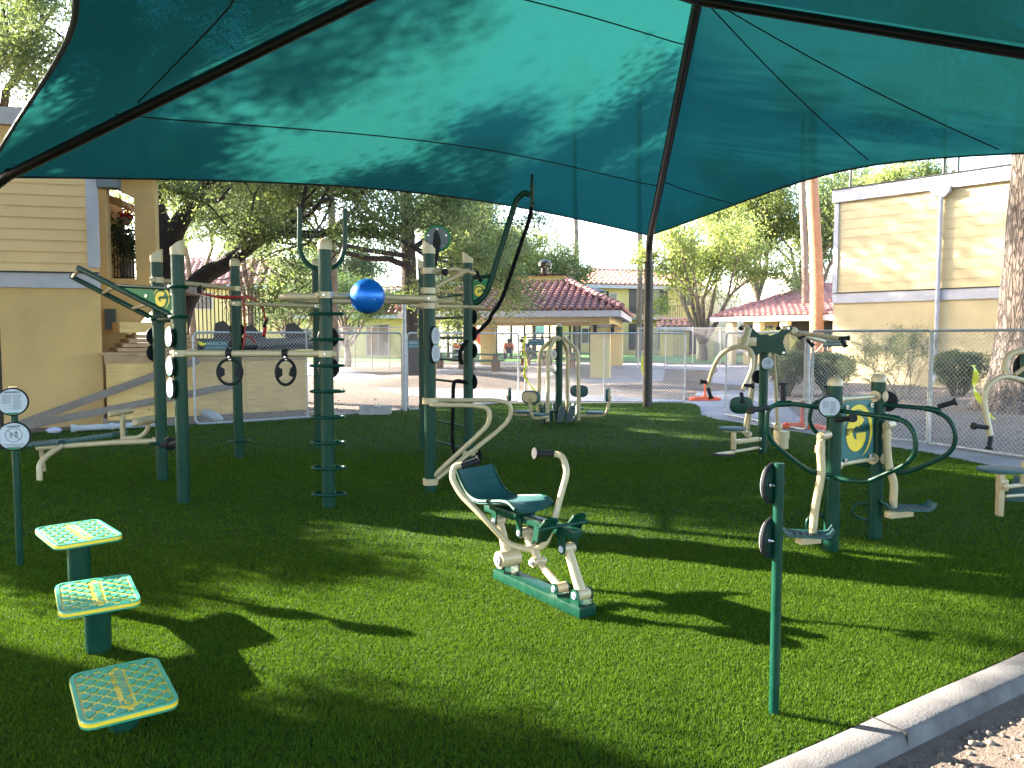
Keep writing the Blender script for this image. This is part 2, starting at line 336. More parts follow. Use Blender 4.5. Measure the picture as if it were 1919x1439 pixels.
def blades(n, ymin, ymax, h, w, name):
    # uniform per area inside a view wedge
    Y = ymin+(ymax-ymin)*np.sqrt(rng.random(n)*(1-(ymin/ymax)**2)+(ymin/ymax)**2)/1.0
    Y = np.sqrt(rng.random(n)*(ymax**2-ymin**2)+ymin**2); X = (rng.random(n)*2-1)*.76*Y
    k = inside(turf_poly, X, Y)
    e0 = np.clip((Y-ymin)/.9, 0, 1) if ymin > 3 else 1; e1 = np.clip((ymax-Y)/2.2, 0, 1); k &= rng.random(n) < e0*e1; X = X[k]; Y = Y[k]; m = len(X)
    a = rng.random(m)*2*PI; hh = h*(.6+.6*rng.random(m)); ln = hh*(.15+.75*rng.random(m)); b = rng.random(m)*2*PI
    dx = np.cos(a)*w/2; dy = np.sin(a)*w/2; tx = X+np.cos(b)*ln; ty = Y+np.sin(b)*ln
    v = np.empty((m, 3, 3)); v[:, 0] = np.stack([X-dx, Y-dy, np.zeros(m)], 1); v[:, 1] = np.stack([X+dx, Y+dy, np.zeros(m)], 1); v[:, 2] = np.stack([tx, ty, hh], 1)
    return v.reshape(-1, 3)
def grass_obj():
    vs = [blades(760000, 2.3, 6.4, .017, .0045, ''), blades(430000, 4.2, 11.5, .02, .008, ''), blades(230000, 8.4, 22, .024, .014, '')]
    v = np.concatenate(vs); t = np.arange(len(v)).reshape(-1, 3)
    o = npmesh('turf_grass', v, t, LF_GRASS); tag(o, 'short bright green artificial turf blades over the exercise area', 'grass', kind='stuff')
grass_obj()
# ---- kerb swept along the turf edge
def kerb(name, line, w, top, bot, side=1):
    m = MB(); L = len(line); vs = []
    for i, p in enumerate(line):
        a = Vector(line[max(0, i-1)]); b = Vector(line[min(L-1, i+1)]); d = (b-a).normalized(); nrm = Vector((d.y, -d.x, 0))*side; p = Vector(p)
        for o, z in ((.004, bot), (.004, top-.012), (.016, top), (w-.03, top), (w-.008, top-.01), (w, top-.035), (w+.012, bot)):
            vs.append((p.x+nrm.x*o, p.y+nrm.y*o, z+.003*math.sin(i*2.1)))
    fs = [(i*7+k, i*7+k+1, (i+1)*7+k+1, (i+1)*7+k) for i in range(L-1) for k in range(6)]
    m.add(vs, fs); return struct(m.build(name, CONC, ang=60))
kl = [KA+(KB-KA)*t/26 for t in range(27)]
kerb('kerb', kl, .165, .014, -.12)
jm = MB()
for t in (3.9, 5.55, 7.2, 8.85): q = KA+kd*t+Vector((kd.y, -kd.x, 0))*.085; jm.box((q.x, q.y, -.036), (.006, .164, .1045), M=Matrix((kd, Vector((-kd.y, kd.x, 0)), Vector((0, 0, 1)))).transposed())
struct(jm.build('kerb_joints', IRON))
kl2 = [p.copy() for p in far[:8]]
kerb('turf_edging', kl2, .05, .006, -.06, -1)
# lower ground strip right of the kerb is the base ground; gravel and pebbles on it
def pebbles(n, f, smin, smax, name, mat, label, cat):
    bm = bmesh.new(); bmesh.ops.create_icosphere(bm, subdivisions=1, radius=1); bv = np.array([v.co[:] for v in bm.verts]); bt = np.array([[v.index for v in q.verts] for q in bm.faces]); bm.free()
    V_ = []; T_ = []
    for i in range(n):
        x, y, z = f(); s = smin+(smax-smin)*random.random()**3; q = bv*np.array([s*(.7+.6*random.random()), s*(.7+.6*random.random()), s*(.45+.35*random.random())])
        q = q*(1+.25*(rng.random((len(bv), 1))-.5)); a = random.random()*6.3; c_, s_ = math.cos(a), math.sin(a)
        q = np.stack([q[:, 0]*c_-q[:, 1]*s_, q[:, 0]*s_+q[:, 1]*c_, q[:, 2]], 1)+np.array([x, y, z+s*.2]); V_.append(q); T_.append(bt+i*len(bv))
    o = npmesh(name, np.concatenate(V_), np.concatenate(T_), mat); return tag(o, label, cat, kind='stuff')
nk = Vector((kd.y, -kd.x, 0))
def fp():
    u = random.random()*5.5+.2; w = .24+random.random()**1.6*1.6; p = KA+kd*(u+2)+nk*w; return p.x, p.y, LOW
pebbles(2600, fp, .004, .022, 'gravel', simple('gravel_stone', (.15, .12, .1), (.07, .055, .045), .9, 25, bmp=.6), 'loose brown gravel and pebbles outside the concrete kerb', 'gravel')
def lp():
    while True:
        px = random.uniform(0, 1919); py = random.uniform(690, 860); g = G(px, py, LOW)
        if not inside(turf_poly, np.array([g.x]), np.array([g.y]))[0]: return g.x, g.y, LOW
pebbles(2600, lp, .01, .045, 'leaf_litter', simple('leaf_litter', (.3, .22, .16), (.13, .09, .065), .9, 25, bmp=.6), 'dry leaf litter and small stones scattered over the dirt beyond the turf', 'leaf litter')
# ---- paths
sheet('path', [tuple(G(*q).xy) for q in ((470, 692), (575, 700), (650, 712), (770, 738), (960, 750), (1290, 753), (1300, 748), (940, 728), (800, 722), (700, 700), (600, 680), (480, 676))], -.035, PATHM, .05)
sheet('path', [tuple(G(*q).xy) for q in ((1290, 756), (1313, 778), (1420, 797), (1560, 820), (1740, 848), (1919, 886), (2300, 950), (2300, 905), (1919, 858), (1700, 822), (1520, 797), (1452, 740), (1450, 695), (1440, 682), (1338, 682), (1345, 694), (1310, 720), (1300, 748))], -.03, PATHM, .05)
sheet('path', [tuple(G(*q).xy) for q in ((1338, 681), (1180, 684), (1180, 688), (1342, 693))], -.032, PATHM, .05)
sheet('patio_slab', [(-6, 27.5), (5.2, 26.8), (9.2, 46), (-2, 48)], -.02, PATHM, .05)
LAWN = simple('far_lawn', (.05, .17, .02), (.07, .22, .03), .9, 5)
struct(sheet('lawn', [(-24, 50), (10, 50), (22, 58), (22, 75), (-24, 75)], -.03, LAWN, .02))
struct(sheet('lawn', [(9.5, 47), (17, 47), (19, 54), (10.5, 54)], -.02, LAWN, .02))

# ================================================================== BUILDINGS
def frame_of(a, b):
    a = Vector(a); b = Vector(b); d = (b-a); L = d.length; d.normalize(); return a, d, Vector((d.y, -d.x, 0)), L   # n points to the right of a->b
def siding(mb, a, d, n, L, z0, z1, lap=.2, t=.012):
    z = z0
    while z < z1-.02:
        h = min(lap, z1-z); p = a+d*(L/2)
        # tilted board
        u = 0; nx = random.uniform(.6, 3.6)
        while u < L:
            u2 = min(L, nx); a0 = a+d*u; b0 = a+d*(u2-.006)
            vs = [a0+n*(t+.008)+Vector((0, 0, z)), b0+n*(t+.008)+Vector((0, 0, z)), b0+n*.003+Vector((0, 0, z+h)), a0+n*.003+Vector((0, 0, z+h)), a0+Vector((0, 0, z)), b0+Vector((0, 0, z))]
            mb.add(vs, [(0, 1, 2, 3), (4, 5, 1, 0)]); u = u2; nx = u2+3.6
        z += lap
def wall_open(mb, a, d, n, L, z0, z1, th, holes):
    # wall slab with rectangular holes (u0,u1,v0,v1): split in cells
    us = sorted(set([0, L]+[h for q in holes for h in q[:2]])); zs = sorted(set([z0, z1]+[h for q in holes for h in q[2:]]))
    for i in range(len(us)-1):
        for j in range(len(zs)-1):
            uc = (us[i]+us[i+1])/2; zc = (zs[j]+zs[j+1])/2
            if any(q[0] < uc < q[1] and q[2] < zc < q[3] for q in holes): continue
            c = a+d*uc-n*th/2; M = Matrix((d, n, Vector((0, 0, 1)))).transposed()
            mb.box((c.x, c.y, zc), (us[i+1]-us[i]+.0, th, zs[j+1]-zs[j]), M=M)
def window(parent, a, d, n, u, z, w, h, frame=WTRIM, pane=GLASS, name='window', mull=1, dep=.03):
    c = a+d*u+n*dep/2; M = Matrix((d, n, Vector((0, 0, 1)))).transposed(); m = MB(); b = .06
    for s in (-1, 1):
        m.box((c.x+d.x*s*(w/2), c.y+d.y*s*(w/2), z), (b, dep+.03, h+b), M=M); m.box((c.x, c.y, z+s*h/2), (w-b, dep+.03, b), M=M)
    for k in range(1, mull+1):
        q = c+d*(w*(k/(mull+1)-.5)); m.box((q.x, q.y, z), (.04, dep+.01, h-b), M=M)
    f = m.build(name, frame, parent)
    g = MB(); q = c+n*.001; g.box((q.x, q.y, z), (w-b, .02, h-b), M=M); g.build('pane', pane, f); return f
def tiles(mb, quad, cw=.26, rl=.38, r=.085, seg=4, lift=.03):
    # quad: eave_left, eave_right, top_right, top_left
    A, B, C, D = [Vector(q) for q in quad]; e = (B-A).normalized(); nn = e.cross((D-A)).normalized(); up = nn.cross(e).normalized(); nz = nn if nn.z > 0 else -nn
    W = (B-A).length; H = (D-A).dot(up); l0 = (D-A).dot(e); r0 = (C-A).dot(e)
    j = 0; y = 0
    while y < H-.1:
        t = y/H; xa = l0*t; xb = W+(r0-W)*t; k = math.ceil((xa+.06)/cw)
        while k*cw < xb-.06:
            x = k*cw+random.uniform(-.006, .006); dz = random.uniform(0, .008); p0 = A+e*x+up*(y-.02)+nz*(lift+dz); p1 = A+e*x+up*min(H, y+rl)+nz*(lift-.03)
            vs = []
            for P_, rr in ((p0, r*1.1), (p1, r*.85)):
                for s in range(seg+1):
                    a = PI*s/seg; vs.append(P_+e*math.cos(a)*rr+nz*math.sin(a)*rr)
            mb.add(vs, [(s, s+1, seg+1+s+1, seg+1+s) for s in range(seg)]+[tuple(range(seg+1))][::-1]); k += 1
        y += rl; j += 1
    mb.add([A-nz*.02, B-nz*.02, C-nz*.02, D-nz*.02], [(0, 1, 2, 3)])
def ridge_tiles(mb, a, b, r=.12, l=.42):
    a = Vector(a); b = Vector(b); n_ = max(1, int((b-a).length/l)); d = (b-a)/n_; sd = d.cross(Vector((0, 0, 1))).normalized(); up = sd.cross(d).normalized()
    for i in range(n_):
        vs = []
        for P_, rr in ((a+d*i+up*.04, r*1.1), (a+d*(i+1.08)+up*.01, r*.85)):
            vs += [P_+sd*math.cos(PI*s/6)*rr+up*math.sin(PI*s/6)*rr for s in range(7)]
        mb.add(vs, [(s, s+1, 8+s, 7+s) for s in range(6)]+[tuple(range(7))])
# ---- left apartment building (two storeys, near)
UPV = Vector((0, 0, 1))
def left_building():
    p1 = G(196, 792); a2 = Vector((p1.x, p1.y, 0)); ang = math.radians(14)
    d = Vector((math.cos(ang), math.sin(ang), 0)); L = 13.0; a = a2-d*L; n = Vector((d.y, -d.x, 0))
    e = empty('apartment_building', (a+d*L/2).xy.to_3d(), 'two storey tan building with lap siding above stucco, in shade at the left edge', 'building')
    top = P(0, 181, G(0, 805).y).z; zb = P(60, 525, a2.y-.3).z; M = Matrix((d, n, Vector((0, 0, 1)))).transposed()
    bk = Vector((-.62, .78, 0))*8.0; fp = [a, a+d*L, a+d*L+bk, a+bk]; c = a+d*L/2+bk*.5
    def slab(mb, z0, z1, g_=0.0):
        mb.add([q+UPV*z0 for q in fp]+[q+UPV*z1 for q in fp], [(3, 2, 1, 0), (4, 5, 6, 7), (0, 1, 5, 4), (1, 2, 6, 5), (2, 3, 7, 6), (3, 0, 4, 7)])
    m = MB(); slab(m, LOW, zb); m.build('wall', STUC, e)
    m = MB(); siding(m, a+Vector((0, 0, 0)), d, n, L, zb+.12, top-.28, .205); slab(m, zb+.001, top-.1); m.build('siding', SIDE, e)
    m = MB(); q = a+d*L/2+n*.02; m.box((q.x, q.y, zb), (L+.02, .045, .27), M=M); q = a+d*(L-.08)+n*.03; m.box((q.x, q.y, (zb+top)/2), (.2, .05, top-zb-.5), M=M)
    q = a+d*L/2+n*.06; m.box((q.x, q.y, top-.14), (L+.1, .14, .3), M=M); m.build('trim', WTRIM, e)
    m = MB(); q = a+d*L/2+n*.03; m.box((q.x, q.y, zb+.15), (L, .06, .03), M=M); slab(m, top+.0, top+.05); m.build('flashing', IRON, e)
    # stair wing behind, facing the camera
    w0 = a2-n*1.5; wl = P(293, 500, w0.y+.9); dw = Vector((math.cos(.12), math.sin(.12), 0)); nw = Vector((dw.y, -dw.x, 0)); Lw = 4.2
    wy = w0.y+.5; R = P(293, 500, wy); aw = Vector((R.x, R.y, 0))-dw*Lw
    def uz(px, py):
        q = V(px, py, aw, dw); return (q-aw).dot(dw), q.z
    u0, z0 = uz(202, 522); u1, z1 = uz(251, 372); _, zt = uz(250, 346); zt += .35
    ua, za = uz(240, 667); ub, zb2 = uz(268, 590)
    m = MB()
    # wall in pieces leaving the balcony opening (sloped head) and the lower right cut away
    o = aw; ex = dw; ey = Vector((0, 0, 1)); zh = uz(205, 345)[1]
    m.prism([(0, LOW), (ua, LOW), (ua, uz(238, 624)[1]), (ub, zb2), (Lw, uz(292, 568)[1]), (Lw, z0), (0, z0)], o-nw*.12, ex, ey, .24)
    m.prism([(0, z0), (u0, z0), (u0, zt), (0, zt)], o-nw*.12, ex, ey, .24)
    m.prism([(u1, z0), (Lw, z0), (Lw, zt-.15), (u1, zt)], o-nw*.12, ex, ey, .24)
    m.prism([(u0, zh), (u1, z1), (u1, zt), (u0, zt)], o-nw*.12, ex, ey, .24)
    m.build('stair_wall', STUC, e)
    m = MB(); bk = aw-nw*2.6; q = bk+dw*.9; m.prism([(-1, LOW), (Lw-1.35, LOW), (Lw-1.35, z0+1.1), (u1-1.12, z0+1.25), (u1-1.2, zt-.2), (-1, zt)], bk, ex, ey, .15); m.build('stair_back_wall', STUC, e)
    m = MB(); cc = aw+dw*(Lw/2)-nw*1.3; s = MB(); s.prism([(-.1, zt-.02), (Lw+.12, zt-.2), (Lw+.12, zt-.06), (-.1, zt+.12)], o-nw*.1, ex, ey, .5); s.build('stair_roof', WTRIM, e)
    s = MB(); s.prism([(u0-1.6, zh+.3), (u1-.35, z1-.12), (u1-.35, z1+.02), (u0-1.6, zh+.44)], o-nw*1.25, ex, ey, 2.0); s.build('soffit', LUMB, e)
    s = MB(); s.box((o+dw*(u0+u1)/2-nw*1.3+Vector((0, 0, z0-.15))), (u1-u0+1.4, 2.3, .16), M=Matrix((dw, nw, ey)).transposed()); s.build('landing', PLYD, e)
    r = MB(); zr = z0+1.05
    r.bar(o+dw*(u0)-nw*.3+ey*zr, o+dw*(u1)-nw*.3+ey*zr, .04, .04); r.bar(o+dw*(u0)-nw*.3+ey*(z0+.05), o+dw*(u1)-nw*.3+ey*(z0+.05), .03, .03)
    for k in range(9): q = o+dw*(u0+(u1-u0)*(k+.5)/9)-nw*.3; r.bar(q+ey*z0, q+ey*zr, .016, .016)
    r.build('balcony_railing', IRON, e)
    gx, gz0 = uz(219, 617); gx0, gz1 = uz(198, 579); s = MB(); s.prism([(gx0, gz0), (gx, gz0), (gx, gz1), (gx0, gz1)], o+nw*.03, ex, ey, .08); s.build('utility_box', GREY, e)
    s = MB(); q = P(192, 348, a2.y+.1); s.box((q.x+.12, q.y, q.z+.1), (.36, .3, .3), M=M); s.build('gutter_box', GREY, e)
    return a2, d, n, aw, dw, nw, uz, z0
LB = left_building()
UP = Vector((0, 0, 1))
def bx(mb, o, d, n, u0, u1, v0, v1, z0, z1):   # box in a wall frame: u along d, v along n
    c = Vector(o)+d*((u0+u1)/2)+n*((v0+v1)/2); M = Matrix((d, n, UP)).transposed(); mb.box((c.x, c.y, (z0+z1)/2), (abs(u1-u0), abs(v1-v0), abs(z1-z0)), M=M)
# ---- plywood faced deck with ramp boards
def deck():
    a = G(202, 799); b = G(575, 776); o, d, n, L = frame_of(a, b); e = empty('plywood_deck', (a+b)/2, 'plywood faced raised deck with grey ramp boards behind the temporary fence', 'deck')
    zt = P(400, 664, (a.y+b.y)/2).z
    m = MB(); nP = 3
    for k in range(nP): bx(m, o, d, n, L*k/nP+.003, L*(k+1)/nP-.003, -.02, 0, .1, zt)
    m.build('plywood_face', PLY, e)
    m = MB(); bx(m, o, d, n, -.02, L+.02, -.03, .012, zt-.14, zt+.01); bx(m, o, d, n, -.02, L+.02, -1.9, .03, zt+.012, zt+.05); m.build('top_board', LUMB, e)
    m = MB(); bx(m, o, d, n, .02, L-.02, -1.8, -.03, LOW, .1); m.build('base', PLYD, e)
    m = MB(); bx(m, o, d, n, L-.04, L, -1.9, -.03, .1, zt); m.build('side_panel', PLY, e)
    # stacked boards and pallet on the deck
    m = MB()
    for k in range(4): bx(m, o, d, n, .3+.1*k, 1.7, -1.6, -.5, zt+.06+.085*k, zt+.06+.085*k+.07)
    m.build('board_stack', LUMB, e)
    m = MB(); bx(m, o, d, n, .35, 1.55, -1.5, -.6, zt+.42, zt+.62); m.build('wood_step', PLY, e)
    return o, d, n, L, zt
DK = deck()
def ramp_boards():
    o, d, n, L, zt = DK
    for (x0, y0, x1, y1), lab in ((((0, 800, 372, 668)), 'upper'), (((50, 790, 436, 716)), 'lower')):
        q0 = V(x0, y0, o, d, .10); q1 = V(x1, y1, o, d, .10); w0 = V(x0, y0+16, o, d, .10).z-q0.z
        m = MB(); m.bar(q0-UP*.07, q1-UP*.07, .035, .13); ob = m.build('ramp_rail_board', PLYD, None, ((q0+q1)/2).xy.to_3d(), bevel=.004)
        tag(ob, 'weathered grey sloping ramp board, the %s of the two against the plywood deck' % lab, 'board', 'sloping ramp boards')
ramp_boards()
# ---- chain link fences: real wires
def chain_mesh(mb, o, d, L, z0, z1, pitch=.07, r=.0027):
    H = z1-z0; s = pitch; nrm = Vector((d.y, -d.x, 0))
    def wire(p, q):
        dd = (q-p).normalized(); a = nrm*r; b_ = dd.cross(nrm)*r; vs = []
        for P_ in (p, q): vs += [P_+a*1.1, P_-a*.55+b_, P_-a*.55-b_]
        mb.add(vs, [(0, 1, 4, 3), (1, 2, 5, 4), (2, 0, 3, 5)])
    k = -H
    while k < L:
        for sg in (1, -1):
            u0, u1 = k, k+H; za, zb = (z0, z1) if sg > 0 else (z1, z0)
            if u0 < 0: za += (za-zb)*(u0/H)*1.0; u0 = 0
            if u1 > L: t = (L-u0)/(u1-u0); zb = za+(zb-za)*t; u1 = L
            off = nrm*(.003*sg)
            wire(o+d*u0+UP*za+off, o+d*u1+UP*zb+off)
        k += s
def fence_panel(a, b, H, label, group='temporary chain link fence panels', corner=.12, mids=1, r=.021, foot=True):
    a = Vector(a); b = Vector(b); a.z = b.z = 0; d = (b-a); L = d.length; d.normalize(); z0 = LOW+.06
    e = empty('temporary_fence', (a+b)/2, label, 'fence', group)
    pts = [a+d*.0+UP*z0, a+UP*H, a+d*L+UP*H, a+d*L+UP*z0]; loop = [a+d*L/2+UP*z0, a+UP*z0, a+UP*H, b+UP*H, b+UP*z0, b-d*L/2+UP*z0]
    m = MB(); m.tube(fillet(loop, corner, 5), r, 8); m.build('frame', STEEL, e)
    for k in range(mids): m = MB(); q = a+d*(L*(k+1)/(mids+1)); m.cyl(q+UP*z0, q+UP*H, .015, n=8); m.build('mid_post', STEEL, e)
    m = MB(); chain_mesh(m, a+d*.02, d, L-.04, z0+.02, H-.02); m.build('chain_mesh', WIRE, e, smooth=False)
    return a, d, L
FH = 1.7
A0 = G(366, 795); A1 = G(754, 769); f1 = fence_panel(A0, A1, FH, 'temporary chain link panel in front of the plywood deck')
B0 = G(764, 768); B1 = G(972, 751); f2 = fence_panel(B0, B1, FH, 'temporary chain link panel seen behind the ladder of green rungs')
C0 = G(984, 751); C1 = G(1283, 753); f3 = fence_panel(C0, C1, FH, 'temporary chain link panel crossing behind the brown canopy post')
D0 = G(1359, 776); D1 = G(1420, 796); D1b = G(1512, 806); f4 = fence_panel(D0, D1b, FH, 'temporary chain link panel standing open beside the concrete path')
E0 = G(1520, 806); E1 = G(1737, 829); f5 = fence_panel(E0, E1, 1.72, 'temporary chain link panel in front of the wispy shrub', mids=0, corner=.03)
E2 = G(1925, 857); f6 = fence_panel(G(1741, 830), E2, 1.72, 'temporary chain link panel in front of the big tree trunk on the right', mids=0, corner=.03)
# orange weighted feet
def foot(px, py, yaw, lab):
    g = G(px, py, -.03); e = empty('fence_stand', g, lab, 'fence foot', 'orange fence feet'); M = Matrix.Rotation(yaw, 3, 'Z')
    m = MB()
    def rrect(hx, hy, r): return [(x*(hx-r)+r*math.cos(a0+t*PI/8), y*(hy-r)+r*math.sin(a0+t*PI/8)) for x, y, a0 in ((1, 1, 0), (-1, 1, PI/2), (-1, -1, PI), (1, -1, 1.5*PI)) for t in range(5)]
    m.prism(rrect(.4, .12, .06), g+UP*.035, M@Vector((1, 0, 0)), M@Vector((0, 1, 0)), .07); m.prism(rrect(.3, .07, .04), g+UP*.085, M@Vector((1, 0, 0)), M@Vector((0, 1, 0)), .03); m.build('base_block', ORANGE, e, bevel=.01)
    m = MB(); m.tube([g+UP*.09, g+UP*.16, g+UP*.5], [.06, .035, .026], 12); m.build('socket', ORANGE, e)
foot(1321, 750, .05, 'orange fence foot lying on the path left of the chest press')
foot(1503, 803, -.5, 'orange fence foot holding the pole beside the clipped bush')
def pipe(px, py, ytop, r, lab):
    g = G(px, py); zt = P(px, ytop, g.y).z; m = MB(); m.cyl((g.x, g.y, LOW), (g.x, g.y, zt), r, n=12); m.ball((g.x, g.y, zt), r*1.15, 12, 6)
    tag(m.build('steel_pole', STEEL, None, (g.x, g.y, LOW)), lab, 'pole')
pipe(759, 770, 556, .045, 'tall galvanised steel pole between two fence panels left of the gym')
pipe(1510, 800, 628, .055, 'galvanised pole rising from the orange foot')
# fence maker signs
def plate_sign(pos, d, w, h, lines, lab, mat=None, group=None):
    nrm = Vector((d.y, -d.x, 0)); nrm = nrm if nrm.y < 0 else -nrm; ex = UP.cross(nrm)
    e = empty('fence_sign', pos, lab, 'sign', group); m = MB(); m.prism([(-w/2, -h/2), (w/2, -h/2), (w/2, h/2), (-w/2, h/2)], pos+nrm*.03, ex, UP, .006); m.build('plate', mat or SIGNB, e, smooth=False)
    for t, y, s in lines: text_mb(t, pos+nrm*.034+UP*y, ex, UP, s, .002, bold=.01).build('lettering', WHITEP, e, smooth=False)
SIGNB = simple('teal_sign_plate', (.03, .1, .13), (.04, .12, .15), .5)
for (px, py), (o, d, L), lab in (((403, 647), f1, 'teal AMERICAN sign wired to the fence panel left of the gym rings'), ((1566, 640), f5, 'teal AMERICAN sign on the fence in front of the clipped bush'), ((1005, 641), f3, 'small blue sign on the fence left of the pendulum station')):
    q = V(px, py, o, d); plate_sign(q, d, .42, .17, (('AMERICAN', .03, .085), ('FENCE COMPANY', -.045, .045)), lab, group='fence maker signs')
q = V(778, 645, f2[0], f2[1]); plate_sign(q, f2[1], .42, .17, (('AMERICAN', .03, .085), ('FENCE COMPANY', -.045, .045)), 'dark sign on the fence panel in front of the thick tree trunk', group='fence maker signs')
# yellow caution tape scraps
YTAPE = simple('caution_tape', (.75, .72, .05), (.65, .6, .04), .4)
def tape(pts, lab, w=.035):
    m = MB(); pts = spline(pts, 5); vs = []
    for i, p in enumerate(pts): a = .9*math.sin(i*.8); q = Vector((math.cos(a), math.sin(a), .15*math.sin(i)))*w; vs += [p-q, p+q, p+q*.9+Vector((0, .004, 0)), p-q*.9+Vector((0, .004, 0))]
    L = len(pts); m.add(vs, [(4*i+k, 4*i+(k+1) % 4, 4*i+4+(k+1) % 4, 4*i+4+k) for i in range(L-1) for k in range(4)]); tag(m.build('caution_tape', YTAPE, None, pts[0]), lab, 'caution tape', 'yellow tape scraps')
def tp(o, d, *q): return [V(x, y, o, d, .05) for x, y in q]
tape(tp(f3[0], f3[1], (985, 630), (981, 650), (986, 680), (983, 705), (1003, 733)), 'yellow tape scrap hanging beside the pendulum station')
tape(tp(f6[0], f6[1], (1824, 684), (1829, 700), (1826, 728), (1838, 752), (1846, 772), (1865, 786)), 'long yellow tape scrap hanging at the right edge fence', .04)
tape(tp(f3[0], f3[1], (1205, 665), (1203, 685), (1206, 705)), 'short yellow tape scrap left of the brown canopy post', .03)
tape(tp(f1[0], f1[1], (374, 640), (379, 648), (384, 643)), 'tiny yellow tape scrap on the fence left of the teal sign', .04)
# permanent fences farther back
def far_fence(a, b, H, lab, posts, mesh=True, pitch=.09):
    a = Vector(a); b = Vector(b); d = b-a; L = d.length; d.normalize(); a.z = b.z = 0; e = empty('chain_link_fence', (a+b)/2, lab, 'fence')
    m = MB(); m.cyl(a+UP*H, b+UP*H, .025, n=6); m.build('top_rail', STEEL, e)
    for k in range(posts+1): m = MB(); q = a+d*L*k/posts; m.cyl(q+UP*LOW, q+UP*(H+.06), .03, n=6); m.build('post', STEEL, e)
    if mesh: m = MB(); chain_mesh(m, a, d, L, 0, H, pitch, .003); m.build('chain_mesh', WIRE, e, smooth=False)
far_fence(G(600, 690).xy.to_3d(), G(760, 688).xy.to_3d(), 2.05, 'distant chain link fence behind the blue ball', 5)
far_fence(G(1195, 690), G(1400, 690), 2.0, 'distant chain link fence right of the ramada pillars', 4)
# ---- brown pickets / iron fence
def iron_fence(a, b, H, lab, gap=.16, gate=False):
    a = Vector(a); b = Vector(b); a.z = b.z = 0; d = b-a; L = d.length; d.normalize(); e = empty('iron_fence', (a+b)/2, lab, 'fence')
    m = MB(); m.bar(a+UP*(H-.1), b+UP*(H-.1), .04, .04); m.bar(a+UP*.15, b+UP*.15, .04, .04); m.build('rail', IRON, e)
    m = MB(); k = 0
    while k < L: q = a+d*k; m.bar(q+UP*LOW, q+UP*H, .022, .022); k += gap
    m.build('pickets', IRON, e, smooth=False)
iron_fence(G(1262, 668), G(1420, 664), 2.0, 'black iron fence behind the beige gate pillar')
iron_fence(G(1400, 676), G(1478, 690), 2.0, 'black iron fence in front of the tile roofed clubhouse')
iron_fence(P(375, 700, 21), P(500, 700, 23), 3.05, 'black railing beside the dark stairs under the mesquite', .13)
# gate pillar
def pillar(px0, px1, py, ytop, lab):
    g = G((px0+px1)/2, py); w = (px1-px0)/F*g.y; zt = P(px0, ytop, g.y).z; e = empty('gate_pillar', g, lab, 'pillar'); m = MB(); m.box((g.x, g.y, zt/2+LOW), (w, w, zt), .1); m.build('shaft', WSTUC, e, bevel=.02)
    m = MB(); m.box((g.x, g.y, zt-.02), (w*1.18, w*1.18, .2), .1); m.build('cap', WTRIM, e, bevel=.02)
pillar(1308, 1333, 672, 611, 'beige stucco gate pillar with a white cap among iron fences')
# ---- generic far building with tile roof
def house(lab, x0, x1, ybase, Y0, Y1, z_e, z_r, depth, wallm=YSTUC, tile=TILE, wins=(), hip=.0, cw=.5, storeys=1, over=.6, name='house'):
    a = Vector((P(x0, ybase, Y0).x, Y0, 0)); b = Vector((P(x1, ybase, Y1).x, Y1, 0)); o, d, n, L = frame_of(a, b); e = empty(name, (a+b)/2, lab, 'building')
    m = MB(); bx(m, o, d, n, 0, L, -depth, 0, LOW, z_e); m.build('wall', wallm, e)
    for (u, z, w, h, kind) in wins:
        if kind == 'door': window(e, o, d, n, u*L, z, w, h, WTRIM, WTRIM, 'door', 0)
        elif kind == 'dark': m = MB(); bx(m, o, d, n, u*L-w/2, u*L+w/2, 0, .03, z-h/2, z+h/2); m.build('opening', DARK, e)
        else: window(e, o, d, n, u*L, z, w, h)
    if z_r > z_e:
        m = MB(); A = o-d*over+n*over; B = o+d*(L+over)+n*over; h_ = hip*L; half = depth/2
        C = o+d*(L+over-h_)-n*half; D = o-d*over+d*h_-n*half
        tiles(m, (A+UP*z_e, B+UP*z_e, C+UP*z_r, D+UP*z_r), cw=cw, rl=cw*1.5, r=cw*.34)
        A2 = o-d*over-n*(depth+over); B2 = o+d*(L+over)-n*(depth+over)
        m.add([A2+UP*z_e, B2+UP*z_e, C+UP*z_r, D+UP*z_r, A+UP*z_e, B+UP*z_e], [(0, 1, 2, 3), (4, 0, 3), (1, 5, 2)])
        if hip: tiles(m, (B+UP*z_e, B2+UP*z_e, C+UP*z_r, C-n*.01+UP*z_r), cw=cw, rl=cw*1.5, r=cw*.34)
        ridge_tiles(m, D+UP*(z_r+.05), C+UP*(z_r+.05), .16, .6); m.build('roof', tile, e)
        m = MB(); bx(m, o, d, n, -over, L+over, over-.1, over-.02, z_e-.32, z_e-.03); bx(m, o, d, n, -over+.02, L+over-.02, 0.0, over-.1, z_e-.3, z_e-.22); m.build('fascia', WTRIM, e)
    return o, d, n, L, e
house('low yellow house with clay tile roof and white door behind the blue ball', 560, 800, 668, 58, 58, 3.2, 5.4, 10, wins=((.62, 1.3, 1.7, 2.3, 'win'), (.42, 2.0, .8, .7, 'dark'), (.3, 1.5, 1.4, 1.3, 'win'), (.86, 2.0, .7, .7, 'dark'), (.1, 1.5, 1.4, 1.3, 'win')), hip=.1)
